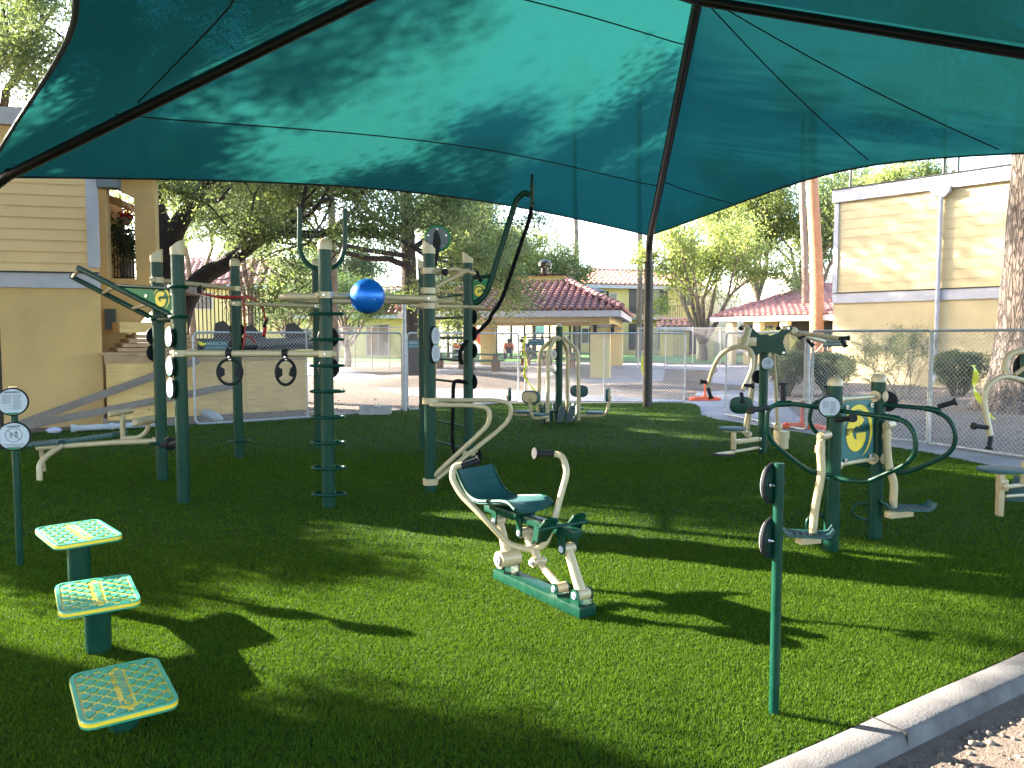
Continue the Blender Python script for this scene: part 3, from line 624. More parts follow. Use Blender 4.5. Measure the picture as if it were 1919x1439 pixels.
house('two storey yellow apartment block with tile roof behind the mesquite tree', 300, 690, 662, 66, 70, 6.0, 8.6, 12, wins=((.2, 4.6, 1.6, 1.4, 'win'), (.42, 4.6, 1.6, 1.4, 'win'), (.6, 1.3, 1.0, 2.1, 'door'), (.68, 4.6, 1.6, 1.4, 'win'), (.85, 4.5, 1.3, 1.2, 'win'), (.3, 1.6, 1.6, 1.4, 'win')), tile=TILEP)
hb = house('two storey building with pale tile roof and balconies behind the ramada', 1050, 1302, 660, 66, 70, 6.0, 7.6, 9, tile=TILEP, hip=.12, wins=((.93, 4.8, 1.1, 1.0, 'win'), (.93, 1.7, 1.1, 1.0, 'win'), (.55, 4.6, 1.5, 2.2, 'dark'), (.66, 4.6, 1.3, 2.2, 'win'), (.75, 4.6, .9, 2.2, 'dark'), (.55, 1.5, 1.5, 2.3, 'dark'), (.75, 1.5, .9, 2.3, 'dark'), (.35, 4.6, 1.3, 1.3, 'win'), (.2, 1.6, 1.3, 1.3, 'win')), cw=.45)
def balcony(o, d, n, L, e, u0, u1, z):
    m = MB(); bx(m, o, d, n, u0*L, u1*L, 0, 1.3, z-.2, z); m.build('balcony_slab', WTRIM, e)
    m = MB(); bx(m, o, d, n, u0*L, u1*L, 1.2, 1.26, z+.98, z+1.05)
    k = u0*L
    while k < u1*L: bx(m, o, d, n, k, k+.05, 1.21, 1.25, z, z+1); k += .22
    m.build('railing', PLYD, e, smooth=False)
balcony(*hb, .5, .84, 3.2)
wb = house('white sunlit stucco building behind the forked tree', 1302, 1480, 664, 74, 64, 6.7, 6.7, 8, wallm=simple('white_stucco', (.8, .75, .66), (.76, .7, .6), .9), wins=((.72, 1.6, 1.2, 2.1, 'dark'),))
house('small entry porch with clay tile cap against the white building', 1238, 1318, 666, 63, 62.5, 2.35, 2.85, 2.5, wallm=simple('ochre_stucco', (.7, .48, .1), (.62, .42, .09), .9), tile=TILEP, wins=((.8, 1.2, .9, 2.1, 'dark'),), cw=.45, over=.3, name='entry_porch')
house('tall tan block seen behind the right hand trees', 1440, 1600, 662, 75, 75, 7.5, 7.5, 10, wins=((.3, 5, 1.3, 1.3, 'win'), (.6, 5, 1.3, 1.3, 'win')))
cb = house('low clubhouse with broad clay tile roof right of the chest press', 1392, 1590, 682, 46, 41, 2.75, 4.7, 13, tile=TILE, cw=.36, hip=.22, over=1.4, wins=((.1, 1.5, 1.6, 1.5, 'win'), (.45, 1.3, 1.3, 2.2, 'dark'), (.66, 1.3, 1.8, 2.2, 'dark'), (.25, 1.9, .8, .6, 'win'), (.88, 1.3, 1.2, 2.2, 'dark')))
for k, u in enumerate((-.02, .26, .52, .8)):
    m = MB(); o, d, n, L, e = cb; bx(m, o, d, n, u*L-.22, u*L+.22, .8, 1.24, LOW, 2.45); m.build('porch_column', WSTUC, e)
# ---- right building
def right_building():
    a = G(1558, 712); a.z = 0; Yb = 24.2; bq = Vector((P(1893, 720, Yb).x, Yb, 0)); o, d, n, L = frame_of(a, bq); L2 = L+6
    e = empty('apartment_building', (a+bq)/2, 'pale yellow two storey building with white downspout, dappled by sun at the right', 'building')
    top = P(1560, 357, a.y).z; zb = P(1560, 566, a.y).z; M = Matrix((d, n, UP)).transposed()
    m = MB(); bx(m, o, d, n, 0, L2, -9, 0, LOW, zb); m.build('wall', YRIGHT, e)
    m = MB(); siding(m, o, d, n, L2, zb+.3, top-.4, .33, .007); bx(m, o, d, n, .002, L2-.002, -9, 0, zb, top-.1); m.build('siding', YRIGHT, e)
    m = MB(); bx(m, o, d, n, -.02, L2, 0, .05, zb-.05, zb+.3); bx(m, o, d, n, -.1, L2, -.05, .12, top-.45, top); bx(m, o, d, n, -.1, L2, -9.1, -.05, top-.02, top+.02); bx(m, o, d, n, -.03, .14, 0, .055, zb+.3, top-.45); m.build('trim', WTRIM, e)
    m = MB(); bx(m, o, d, n, -.12, L2, .0, .15, top+.0, top+.04); bx(m, o, d, n, 0, L2, .0, .07, zb+.3, zb+.335); m.build('flashing', IRON, e)
    q = V(1757, 560, o, d, .12); u = (q-o).dot(d); zt = V(1762, 368, o, d, .12).z
    m = MB(); m.tube(fillet([o+d*u+n*.12+UP*(LOW+.03)-d*.16+n*.05, o+d*u+n*.12+UP*.15, o+d*u+n*.12+UP*(zt)], .12), .07, 10); m.build('downspout', WTRIM, e)
    m = MB(); vs = []
    for z, w in ((zt-.05, .1), (zt+.12, .28), (zt+.3, .3)): vs += [o+d*(u+x*w)+n*(.13+y*w*.45)+UP*z for x, y in ((-1, -1), (1, -1), (1, 1), (-1, 1))]
    m.add(vs, [(4*i+k, 4*i+(k+1) % 4, 4*i+4+(k+1) % 4, 4*i+4+k) for i in range(2) for k in range(4)]+[(8, 9, 10, 11), (3, 2, 1, 0)]); m.build('collector_head', WTRIM, e)
    m = MB(); bx(m, o, d, n, u-.3, u+.5, .1, .5, LOW, LOW+.05); m.build('splash_block', YRIGHT, e)
    # roof mast pipes
    for px, pt in ((1594, 345), (1768, 312), (1795, 314)):
        q = V(px, 330, o, d, -2.5); m = MB(); m.cyl((q.x, q.y, top-.1), (q.x, q.y, q.z+.9), .05, n=8); m.build('vent_pipe', IRON, e)
right_building()
# stair rail in front of the clubhouse
m = MB(); q0 = P(1500, 690, 33); q1 = P(1560, 628, 33); m.bar(q0, q1, .05, .06); m.bar(q0-UP*.5, q1-UP*.5, .05, .06)
for t in range(8): q = q0+(q1-q0)*t/7; m.bar(q-UP*.5, q, .03, .03)
m.bar(Vector((q0.x, q0.y, LOW)), q0, .06, .06); m.bar(Vector((q1.x, q1.y, LOW)), q1, .06, .06)
tag(m.build('stair_railing', PLYD, None, (q0.x, q0.y, 0)), 'sloping brown stair railing beside the clubhouse', 'railing')
# ---- ramada
def ramada():
    a = Vector((-4.6, 31.0, 0)); b = Vector((4.15, 29.4, 0)); o, d, n, L = frame_of(a, b); D = 14.5; ze = 2.62
    e = empty('ramada', (a+b)/2-n*D/2, 'open picnic ramada with pink clay tile roof and tan pillars', 'picnic shelter')
    m = MB(); c0 = o; zt = P(967, 533, 36.5).z
    A = o; B = o+d*L; C = B-n*D; Dq = A-n*D
    tl = o+d*(L*.5-1.75)-n*5.0; tr = o+d*(L*.5+1.75)-n*5.0; bl = o+d*(L*.5-1.75)-n*(D-5.0); br = o+d*(L*.5+1.75)-n*(D-5.0)
    m.v = []; z = UP
    for q in ((A, B, tr, tl), (B, C, br, tr), (C, Dq, bl, br), (Dq, A, tl, bl)): tiles(m, (q[0]+z*ze, q[1]+z*ze, q[2]+z*zt, q[3]+z*zt), cw=.29, rl=.42, r=.105, seg=5, lift=.04)
    for p, q in ((A, tl), (B, tr), (C, br), (Dq, bl)): ridge_tiles(m, p+z*(ze+.08), q+z*(zt+.08), .13, .4)
    m.build('roof', TILE, e)
    m = MB(); bx(m, o, d, n, L*.5-1.7, L*.5+1.7, -(D-5.1), -5.1, zt-.3, zt+.3); m.build('roof_curb', YSTUC, e)
    m = MB(); bx(m, o, d, n, L*.5-1.82, L*.5+1.82, -(D-5), -5.0, zt+.3, zt+.36); m.build('curb_cap', IRON, e)
    m = MB(); w = .26
    bx(m, o, d, n, .02, L-.02, -.14, -.02, ze-w, ze-.02); bx(m, o, d, n, .02, L-.02, -D+.02, -D+.14, ze-w, ze-.02); bx(m, o, d, n, .02, .14, -D+.15, -.15, ze-w, ze-.02); bx(m, o, d, n, L-.14, L-.02, -D+.15, -.15, ze-w, ze-.02)
    bx(m, o, d, n, .15, L-.15, -D+.15, -.15, ze-.06, ze-.03)
    m.build('fascia', WTRIM, e)
    m = MB(); bx(m, o, d, n, .5, L-.5, -1.25, -.85, ze-.45, ze-.07); bx(m, o, d, n, .5, L-.5, -D+.85, -D+1.25, ze-.45, ze-.07); bx(m, o, d, n, .6, 1.0, -D+1.26, -1.26, ze-.45, ze-.07); bx(m, o, d, n, L-1.0, L-.6, -D+1.26, -1.26, ze-.45, ze-.07); m.build('beam', WSTUC, e)
    for u in (.85, L-.85):
        for v in (-1.05, -D+1.05):
            m = MB(); bx(m, o, d, n, u-.38, u+.38, v-.38, v+.38, LOW, ze-.46); m.build('pillar', YSTUC, e, bevel=.02)
            m = MB(); bx(m, o, d, n, u-.42, u+.42, v-.42, v+.42, ze-.66, ze-.56); m.build('pillar_band', WTRIM, e)
    # wall lanterns on the right pillar
    for uu in (-.2, .47):
        c = o+d*(L-.85+uu)-n*.62+UP*(1.85); m = MB(); m.box(c, (.13, .13, .26)); m.box(c+UP*.17, (.18, .18, .05)); m.build('lantern', IRON, e)
    c = (tl+tr+bl+br)/4-n*-2.2+d*.8; tv = MB(); zz = zt+.36
    tv.tube([c+UP*zz, c+UP*(zz+.28)], .17, 16); tv.tube([c+UP*(zz+.28), c+UP*(zz+.36), c+UP*(zz+.52), c+UP*(zz+.62), c+UP*(zz+.66)], [.2, .29, .29, .18, .03], 18); tv.build('turbine_vent', BRONZE, e)
    return o, d, n, L
RM = ramada()
# ---- picnic tables
def picnic_table(x, y, rz, lab):
    e = empty('picnic_table', (x, y, -.02), lab, 'picnic table', 'concrete picnic tables'); R = Matrix.Rotation(rz, 3, 'Z'); o = Vector((x, y, 0))
    def B(m, c, s): m.box(o+R@Vector(c), s, M=R)
    m = MB(); B(m, (0, 0, .74), (1.9, .8, .07)); m.build('table_top', TABLEG, e, bevel=.01)
    for s in (-1, 1): m = MB(); B(m, (0, s*.78, .44), (1.9, .33, .06)); m.build('bench', TABLEG, e, bevel=.01)
    for s in (-1, 1):
        m = MB(); m.prism([(-.26, -.02), (.26, -.02), (.2, .3), (.26, .7), (-.26, .7), (-.2, .3)], o+R@Vector((s*.6, 0, 0)), R@Vector((0, 1, 0)), UP, .2); m.build('pedestal', PEB, e)
        for t in (-1, 1): m = MB(); m.prism([(-.14, -.02), (.14, -.02), (.09, .2), (.14, .41), (-.14, .41), (-.09, .2)], o+R@Vector((s*.62, t*.78, 0)), R@Vector((0, 1, 0)), UP, .16); m.build('bench_leg', PEB, e)
for px, py, rz, lab in ((905, 694, -.12, 'green topped picnic table behind the black hanging rope'), (845, 690, -.1, 'green topped picnic table seen through the ladder rungs'), (1092, 690, .1, 'green topped picnic table just left of the ramada pillar'), (1005, 684, .2, 'green topped picnic table behind the pendulum station')):
    g = G(px, py, -.02); picnic_table(g.x, g.y, rz, lab)
# ---- blue canopies and playground posts beyond
def pyramid(c, w, z0, z1, lab, rz=0):
    e = empty('blue_canopy', (c[0], c[1], 0), lab, 'shade canopy', 'blue playground canopies'); R = Matrix.Rotation(rz, 3, 'Z'); o = Vector((c[0], c[1], 0)); q = [o+R@Vector((x*w/2, y*w/2, z0)) for x, y in ((-1, -1), (1, -1), (1, 1), (-1, 1))]; t = o+UP*z1
    m = MB(); vs = q+[t]+[p-UP*.04 for p in q]+[t-UP*.05]; m.add(vs, [(0, 1, 4), (1, 2, 4), (2, 3, 4), (3, 0, 4), (6, 5, 9), (7, 6, 9), (8, 7, 9), (5, 8, 9)]+[(5+i, 5+(i+1) % 4, (i+1) % 4, i) for i in range(4)]); m.build('cloth_top', BLUEC, e, smooth=False)
    for p in q: m = MB(); m.cyl((p.x, p.y, LOW), p, .09, n=8); m.build('post', BRONZE, e)
pyramid((-2.6, 57), 11, 5.0, 7.2, 'blue playground canopy left behind the ramada roof', .3)
pyramid((1.6, 62), 10, 4.9, 6.7, 'blue playground canopy right behind the ramada roof', .1)
def play():
    # playground structure seen under the ramada
    e = empty('playground_structure', (0, 55, 0), 'brown posted playground climber seen under the ramada roof', 'playground')
    for px in (840, 872, 1003, 1016, 1030, 1048, 1068, 1086, 1106, 958, 930):
        m = MB(); q = P(px, 660, 52+random.random()*6); m.cyl((q.x, q.y, LOW), (q.x, q.y, 3.4), .085, n=8); m.build('post', BRONZE, e)
    m = MB(); q = P(1022, 625, 54); m.box((q.x, q.y, 1.5), (3.4, 2.2, .12)); m.build('platform', BRONZE, e)
    m = MB(); q = P(1012, 610, 53.5); m.box((q.x, q.y, q.z), (.6, .06, 1.3)); m.build('panel', simple('mint_panel', (.3, .6, .5)), e)
    m = MB(); q = P(893, 640, 52); m.tube(spline([q+Vector((-1.2, 0, 1.9)), q+Vector((-.6, 0, 1.3)), q+Vector((.2, 0, .2)), q+Vector((.9, 0, -.3))]), .3, 10); m.build('slide', ORANGE, e)
play()
# arched climber ladder
e = empty('climbing_ladder', G(862, 668), 'white arched climbing ladder behind the tall ladder rungs', 'climber')
for s in (0, 1):
    m = MB(); m.tube(spline([P(846+s*22, 672, 50), P(850+s*20, 630, 50), P(860+s*14, 605, 50), P(872+s*6, 597, 50)]), .05, 8); m.build('rail', WTRIM, e)
for t in range(6):
    m = MB(); y = 665-t*11; m.cyl(P(847+t*1.6, y, 50), P(869-t*.5, y, 50), .03, n=6); m.build('rung', WTRIM, e)
# ---- small things on the dirt
g = G(704, 776); e = empty('concrete_block', g, 'grey hollow concrete block on the dirt behind the spiked green post', 'concrete block')
m = MB(); R = Matrix.Rotation(.06, 3, 'Z')
for c, s in (((0, -.15, .06), (.64, .04, .24)), ((0, .15, .06), (.64, .04, .24)), ((-.3, 0, .06), (.04, .26, .24)), ((.3, 0, .06), (.04, .26, .24)), ((0, 0, .06), (.04, .26, .24)), ((.12, 0, .06), (.3, .26, .235))): m.box(g+R@Vector(c), s, M=R)
m.build('block', simple('block_concrete', (.36, .34, .34), (.28, .26, .26), .95, 10, bmp=.6), e)
m = MB(); m.prism([(-.05, 0), (.06, 0), (0, .07)], g+Vector((.06, 0, .18)), Vector((1, 0, 0)), UP, .07); m.build('mortar_lump', WSTUC, e)
g = G(401, 790, -.0); m = MB(); u = Vector((.85, -.3, -.28)).normalized(); m.tube([g+UP*.1-u*.26, g+UP*.1-u*.2, g+UP*.1+u*.08, g+UP*.1+u*.18, g+UP*.1+u*.21], [.05, .085, .09, .05, .03], 14)
tag(m.build('plastic_jug', WHITEP, None, g-UP*.05), 'white plastic jug lying below the plywood deck', 'jug')
a = G(133, 811); b = G(290, 802); m = MB(); m.cyl(a+UP*.07, b+UP*.07, .05, n=12); m.cyl(a+UP*.07, a+(b-a)*.06+UP*.07, .07, n=12); m.cyl(a+(b-a)*.45+UP*.07, a+(b-a)*.5+UP*.07, .065, n=12)
tag(m.build('plastic_pipe', WHITEP, None, a), 'white plastic pipe lying along the tan wall behind the sit-up bench', 'pipe')
g = G(102, 812); m = MB(); m.ball(g+UP*.05, .1, 10, 6, (1.3, .8, .6)); tag(m.build('litter_bag', simple('blue_bag', (.3, .33, .5), (.5, .5, .6)), None, g), 'crumpled bluish bag by the tan wall', 'litter')
g = G(748, 660)
# bin behind fence by the trunk
g = G(1010, 664); 
# standing pole with board far under the ramada
# ---- people far away
def person_body(pts, edges, radii, name, mat, parent):
    me = bpy.data.meshes.new(name); me.from_pydata(pts, edges, []); o = bpy.data.objects.new(name, me); COL.objects.link(o)
    sk = o.modifiers.new('s', 'SKIN'); sk.use_smooth_shade = True; ss = o.modifiers.new('u', 'SUBSURF'); ss.levels = 1; ss.render_levels = 1
    for i, r in enumerate(radii): me.skin_vertices[0].data[i].radius = (r, r)
    me.skin_vertices[0].data[0].use_root = True
    dg = bpy.context.evaluated_depsgraph_get(); dg.update(); nm = bpy.data.meshes.new_from_object(o.evaluated_get(dg)); o.modifiers.clear(); o.data = nm; nm.materials.clear(); nm.materials.append(mat); o.parent = parent; return o
def kneeling(px, py, rz, shirt, lab):
    g = G(px, py, -.02); e = empty('person', g, lab, 'person'); e.rotation_euler = (0, 0, rz); e.scale = (1.25, 1.25, 1.25)
    # x forward: kneeling and leaning forward
    J = [(0, 0, .5), (.12, 0, .68), (.3, 0, .86), (.38, 0, .93), (.46, 0, 1.0), (.3, .2, .84), (.42, .26, .58), (.58, .18, .38), (.63, .17, .32), (.3, -.2, .84), (.42, -.26, .58), (.58, -.18, .38), (.63, -.17, .32), (.05, .12, .45), (.4, .16, .42), (.2, .16, .06), (.34, .16, .03), (.05, -.12, .45), (.22, -.16, .06), (-.2, -.15, .06), (-.26, -.15, .02)]
    E = [(0, 1), (1, 2), (2, 3), (3, 4), (2, 5), (5, 6), (6, 7), (7, 8), (2, 9), (9, 10), (10, 11), (11, 12), (0, 13), (13, 14), (14, 15), (15, 16), (0, 17), (17, 18), (18, 19), (19, 20)]
    Rr = [.14, .14, .13, .055, .09, .06, .045, .035, .035, .06, .045, .035, .035, .1, .065, .045, .04, .1, .065, .045, .04]
    person_body(J, E, Rr, 'body', SKIN, e)
    person_body([J[i] for i in (1, 2, 5, 6, 9, 10, 0)], [(0, 1), (1, 2), (2, 3), (1, 4), (4, 5), (0, 6)], [.17, .16, .085, .065, .085, .065, .16], 'shirt', shirt, e)
    person_body([J[i] for i in (0, 13, 14, 15, 17, 18, 19)], [(0, 1), (1, 2), (2, 3), (0, 4), (4, 5), (5, 6)], [.15, .12, .085, .06, .12, .085, .06], 'trousers', DENIM, e)
    m = MB(); m.ball(rootloc(e)+Vector((.46, 0, 1.04)), .115, 12, 8); h = m.build('hair', HAIR, e)
VEST = simple('orange_shirt', (.7, .13, .05), (.6, .1, .04), .8); NAVY = simple('navy_shirt', (.03, .035, .07), (.05, .05, .09), .8)
kneeling(848, 672, .2, VEST, 'person in an orange shirt crouching on the far lawn seen between the green posts')
kneeling(951, 672, -1.4, VEST, 'person in an orange shirt bending down under the ramada left of the fence gap')
kneeling(993, 674, 2.9, NAVY, 'person in dark clothes crouching left of the pendulum station')

def dark_stairs():
    o, d, n, L, zt = DK; b = o+d*2.1-n*.9; e = empty('black_steel_stairs', (b.x, b.y, zt+.05), 'folded black steel stair sections lying on the plywood deck', 'stairs'); z0 = zt+.055
    for u, w, h, v in ((0.0, .9, .62, 0), (.75, .8, .55, -.5), (1.55, .95, .6, -.2)):
        m = MB(); m.prism([(0, 0), (w, 0), (w*.86, .09), (w*.25, h), (.05, h*.9)], b+d*u+n*v+UP*z0, d, UP, .06); m.build('stringer', IRON, e, smooth=False)
    m = MB(); m.box(b+d*1.0-n*.3+UP*(z0+.13), (2.6, .5, .24), M=Matrix((d, n, UP)).transposed()); m.build('step_stack', DARK, e, bevel=.01)
    m = MB(); m.tube(spline([b+d*(-.3)+UP*(z0+.03), b+d*.2+n*.2+UP*(z0+.12), b+d*.9+n*.25+UP*(z0+.05), b+d*1.7+n*.2+UP*(z0+.1), b+d*2.5+UP*(z0+.03)]), .035, 8); tag(m.build('black_hose', RUB, None, b+UP*z0), 'black hose snaking along the top of the plywood deck', 'hose')
dark_stairs()
# ================================================================== TREES
def leaves(centers, n, spread, size, mat, name, parent, flat=.7, aspect=.45, zmin=None):
    centers = np.array(centers); k = len(centers); idx = rng.integers(0, k, n)
    sp = spread*(.5+rng.random((k, 1))); p = centers[idx]+rng.normal(0, 1, (n, 3))*sp[idx]*np.array([1, 1, flat])*.6
    if zmin is not None: p = p[p[:, 2] > zmin]; n = len(p)
    s = size*(.6+.8*rng.random(n)); a = rng.normal(0, 1, (n, 3)); a /= np.linalg.norm(a, axis=1)[:, None]; b = rng.normal(0, 1, (n, 3)); b = np.cross(a, b); b /= np.linalg.norm(b, axis=1)[:, None]
    v = np.empty((n, 4, 3)); A = a*s[:, None]; B = b*s[:, None]*aspect
    v[:, 0] = p-A*.5; v[:, 1] = p+B*.5; v[:, 2] = p+A*.5; v[:, 3] = p-B*.5
    return npmesh(name, v.reshape(-1, 3), np.arange(4*n).reshape(-1, 4), mat, parent, k=4)
def grow(mb, p, d, L, r, depth, tips, bend=.35, split=(2, 3), shrink=.72, up=.15, spread=.7, minr=.012, nseg=4, sides=7, leafd=2):
    pts = [Vector(p)]; d = Vector(d).normalized(); rs = [r]
    for i in range(nseg):
        d = (d+Vector((random.gauss(0, 1), random.gauss(0, 1), random.gauss(0, 1)))*bend/nseg*1.3+UP*up/nseg).normalized(); pts.append(pts[-1]+d*L/nseg); rs.append(r*(1-.4*(i+1)/nseg))
        if depth <= leafd: tips.append(tuple(pts[-1]))
    mb.tube(pts, [max(minr, q) for q in rs], sides)
    if depth <= 0: return
    for k in range(random.randint(*split)):
        v = Vector((random.gauss(0, 1), random.gauss(0, 1), random.gauss(0, .7))).normalized(); nd = (d+v*spread).normalized()
        grow(mb, pts[-1 if k else -2], nd, L*shrink*random.uniform(.8, 1.15), rs[-1]*.78, depth-1, tips, bend, split, shrink, up, spread, minr, nseg, max(4, sides-1), leafd)
def tree(name, label, group, base, limbs, bark, leafm, nleaf, lspread, size, depth=3, L=1.6, trunk=None, aspect=.45, cat='tree', zmin=None, **kw):
    e = empty(name, Vector((base[0], base[1], LOW)), label, cat, group); mb = MB(); tips = []
    for pts, r0, r1 in (trunk or []):
        pts = spline(pts, 4); mb.tube(pts, [r0+(r1-r0)*i/(len(pts)-1) for i in range(len(pts))], 12)
    for p, d, l, r, dp in limbs: grow(mb, p, d, l, r, dp, tips, **kw)
    mb.build('trunk', bark, e); leaves(tips, nleaf, lspread, size, leafm, 'crown', e, aspect=aspect, zmin=zmin); return e
def std_tree(name, label, group, px, py_base, Y, H, R, bark, leafm, nleaf, size, r=.18, forks=4, fork_h=.35, seed=1, lean=(0, 0), spread=.6, depth=3, **kw):
    random.seed(seed); q = P(px, py_base, Y); b = Vector((q.x, Y, LOW)); fh = H*fork_h; top = b+Vector((lean[0]*.4, lean[1]*.4, fh)); limbs = []
    for k in range(forks):
        a = 2*PI*(k+random.random()*.5)/forks; rr = R*random.uniform(.35, .75); t = b+Vector((lean[0]+math.cos(a)*rr, lean[1]+math.sin(a)*rr, H*random.uniform(.62, .8))); dd = t-top; limbs.append((top-UP*.05, dd, dd.length*.62, r*.62, depth))
    t = b+Vector((lean[0], lean[1], H*.9)); limbs.append((top, t-top, (t-top).length*.55, r*.6, depth))
    return tree(name, label, group, b, limbs, bark, leafm, nleaf, spread, size, trunk=[([b, b+(top-b)*.5+Vector((.06, 0, 0)), top], r*1.15, r*.8)], shrink=.68, **kw)
# --- mesquite (left, forked, dark bark) ~20 m away
random.seed(3)
Ym = 19.5
tb = P(335, 700, Ym); tb.z = LOW
def q(px, py, Y=Ym): return P(px, py, Y)
T = [([tb, q(322, 610), q(312, 530), q(308, 470)], .42, .34), ([q(308, 475), q(303, 430), q(292, 385), q(282, 330), q(262, 270), q(250, 200)], .3, .1),
     ([q(312, 480), q(330, 430), q(355, 390), q(380, 350), q(420, 290, 19), q(470, 230, 18.5)], .26, .09), ([q(325, 640), q(345, 570), q(380, 520), q(430, 490), q(480, 452), q(520, 432), q(580, 440), q(650, 430, 19)], .3, .07)]
Lm = []
for p, d, l, r, dp in ((q(285, 340), (-.4, -.1, 1), 1.8, .1, 4), (q(300, 410), (-.2, -.6, .8), 1.5, .08, 3), (q(380, 352), (.7, .2, .5), 2.0, .1, 4), (q(420, 290, 19), (.5, -.3, .9), 1.9, .09, 4), (q(470, 230, 18.5), (.8, 0, .3), 1.9, .09, 4), (q(355, 392), (.3, .7, .5), 1.6, .08, 3),
                       (q(430, 490), (.5, -.3, .2), 1.7, .07, 3), (q(480, 452), (.6, .3, .6), 1.8, .08, 4), (q(520, 432), (.9, -.2, .15), 1.9, .08, 4), (q(580, 440), (.8, .3, .1), 1.9, .07, 4), (q(650, 430, 19), (1, 0, .15), 2.1, .07, 4), (q(650, 430, 19), (.7, -.4, -.1), 1.6, .06, 3), (q(560, 436), (.3, 0, 1), 1.7, .07, 4), (q(400, 505), (.4, 0, .7), 1.4, .06, 3), (q(250, 200), (-.5, .1, .8), 2, .09, 4), (q(262, 270), (-.8, .2, .3), 1.8, .08, 3)): Lm.append((p, d, l, r, dp))
tree('mesquite_tree', 'big dark barked forked tree with feathery leaves behind the plywood deck', None, tb, Lm, BARK, LF_MESQ, 150000, .46, .085, trunk=T, shrink=.7, up=.05, bend=.5, spread=.8, minr=.01)
# --- thick straight trunk behind the fence, centre left
random.seed(5); Yt = 27.5
tb = P(774, 707, Yt); tb.z = LOW
T = [([tb, q(772, 640, Yt), q(768, 560, Yt), q(766, 490, Yt), q(764, 420, Yt), q(762, 350, Yt)], .36, .2)]
Lm = [(q(766, 500, Yt), (-1, -.3, .35), 3.0, .12, 4), (q(766, 470, Yt), (1, .1, .4), 1.7, .11, 4), (q(765, 440, Yt), (-.9, .2, .5), 3.0, .12, 4), (q(764, 420, Yt), (.8, -.4, .6), 1.8, .11, 4), (q(763, 390, Yt), (-.6, -.6, .8), 2.8, .1, 4), (q(762, 350, Yt), (.2, 0, 1), 2.8, .12, 4), (q(766, 480, Yt), (-.7, -.7, .1), 3.0, .1, 4), (q(764, 430, Yt), (.3, .8, .5), 2.6, .1, 4), (q(762, 360, Yt), (-1, .1, .6), 2.8, .1, 4), (q(762, 360, Yt), (1, .1, .5), 1.9, .1, 4)]
tree('shade_tree', 'tall tree with a thick straight brown trunk behind the blue ball and grey green crown', None, tb, Lm, BARK, LF_BLUE, 160000, .58, .10, trunk=T, zmin=4.5, shrink=.74, up=-.02, bend=.45, spread=.75, minr=.012)
# --- other trees
g1 = 'yellow green trees behind the ramada'
std_tree('leafy_tree', 'bright yellow green tree behind the left half of the ramada roof', g1, 905, 660, 52, 9.6, 4.0, LBARK, LF_ASH, 34000, .17, .2, 5, .3, 21, spread=.75)
std_tree('leafy_tree', 'green tree with rounded crown above the ramada turbine vent', g1, 1000, 660, 56, 8.6, 3.4, LBARK, LF_MESQ, 34000, .15, .18, 5, .3, 22, spread=.7)
std_tree('leafy_tree', 'taller sparse tree behind the green disc of the gym', g1, 860, 660, 60, 14.5, 3.6, LBARK, LF_MESQ, 26000, .17, .2, 4, .4, 23, spread=.8)
std_tree('leafy_tree', 'green crown filling the gap left of the thick trunk', g1, 630, 660, 50, 8.5, 4, LBARK, LF_BLUE, 26000, .15, .18, 5, .35, 31, spread=.8)
std_tree('leafy_tree', 'sunlit tree behind the forked mesquite on the left', g1, 470, 660, 34, 9.5, 4, LBARK, LF_ASH, 34000, .13, .18, 5, .3, 32, spread=.7)
std_tree('leafy_tree', 'sunlit tree between the forked trunk and the stair wall', g1, 360, 660, 38, 11.5, 4, LBARK, LF_ASH, 30000, .14, .18, 5, .3, 33, spread=.7)
g2 = 'trees around the white building and clubhouse'
std_tree('forked_tree', 'forked tree with pale limbs in front of the white building', g2, 1316, 664, 50, 9.4, 4.0, LBARK, LF_ASH, 30000, .19, .3, 6, .12, 41, spread=.7, depth=3)
std_tree('leafy_tree', 'large tree rising behind the left end of the clubhouse roof', g2, 1418, 660, 64, 15.5, 5.5, LBARK, LF_ASH, 40000, .22, .3, 6, .3, 42, spread=.95)
std_tree('leafy_tree', 'dense green tree behind the two tall palm trunks', g2, 1512, 660, 62, 15, 5.0, LBARK, LF_MESQ, 34000, .24, .3, 6, .25, 43, spread=1.0)
std_tree('leafy_tree', 'tree top showing above the right building roof', g2, 1690, 660, 52, 14.4, 3.2, LBARK, LF_ASH, 20000, .2, .2, 6, .6, 44, spread=.7)
std_tree('olive_tree', 'small dark olive tree in front of the low yellow house', None, 650, 668, 42, 5.4, 3.6, LBARK, LF_DARK, 26000, .1, .2, 6, .2, 45, spread=.6)
std_tree('olive_tree', 'pale flowering shrub tree left of the spiked green post', None, 545, 668, 38, 4.4, 2.0, LBARK, LF_BLUE, 12000, .12, .12, 6, .2, 46, spread=.5)
std_tree('leafy_tree', 'dark tree rising behind the left building roof', None, 20, 700, 24, 13.5, 5.0, BARK, LF_MESQ, 70000, .10, .3, 7, .4, 47, spread=.6, depth=4)
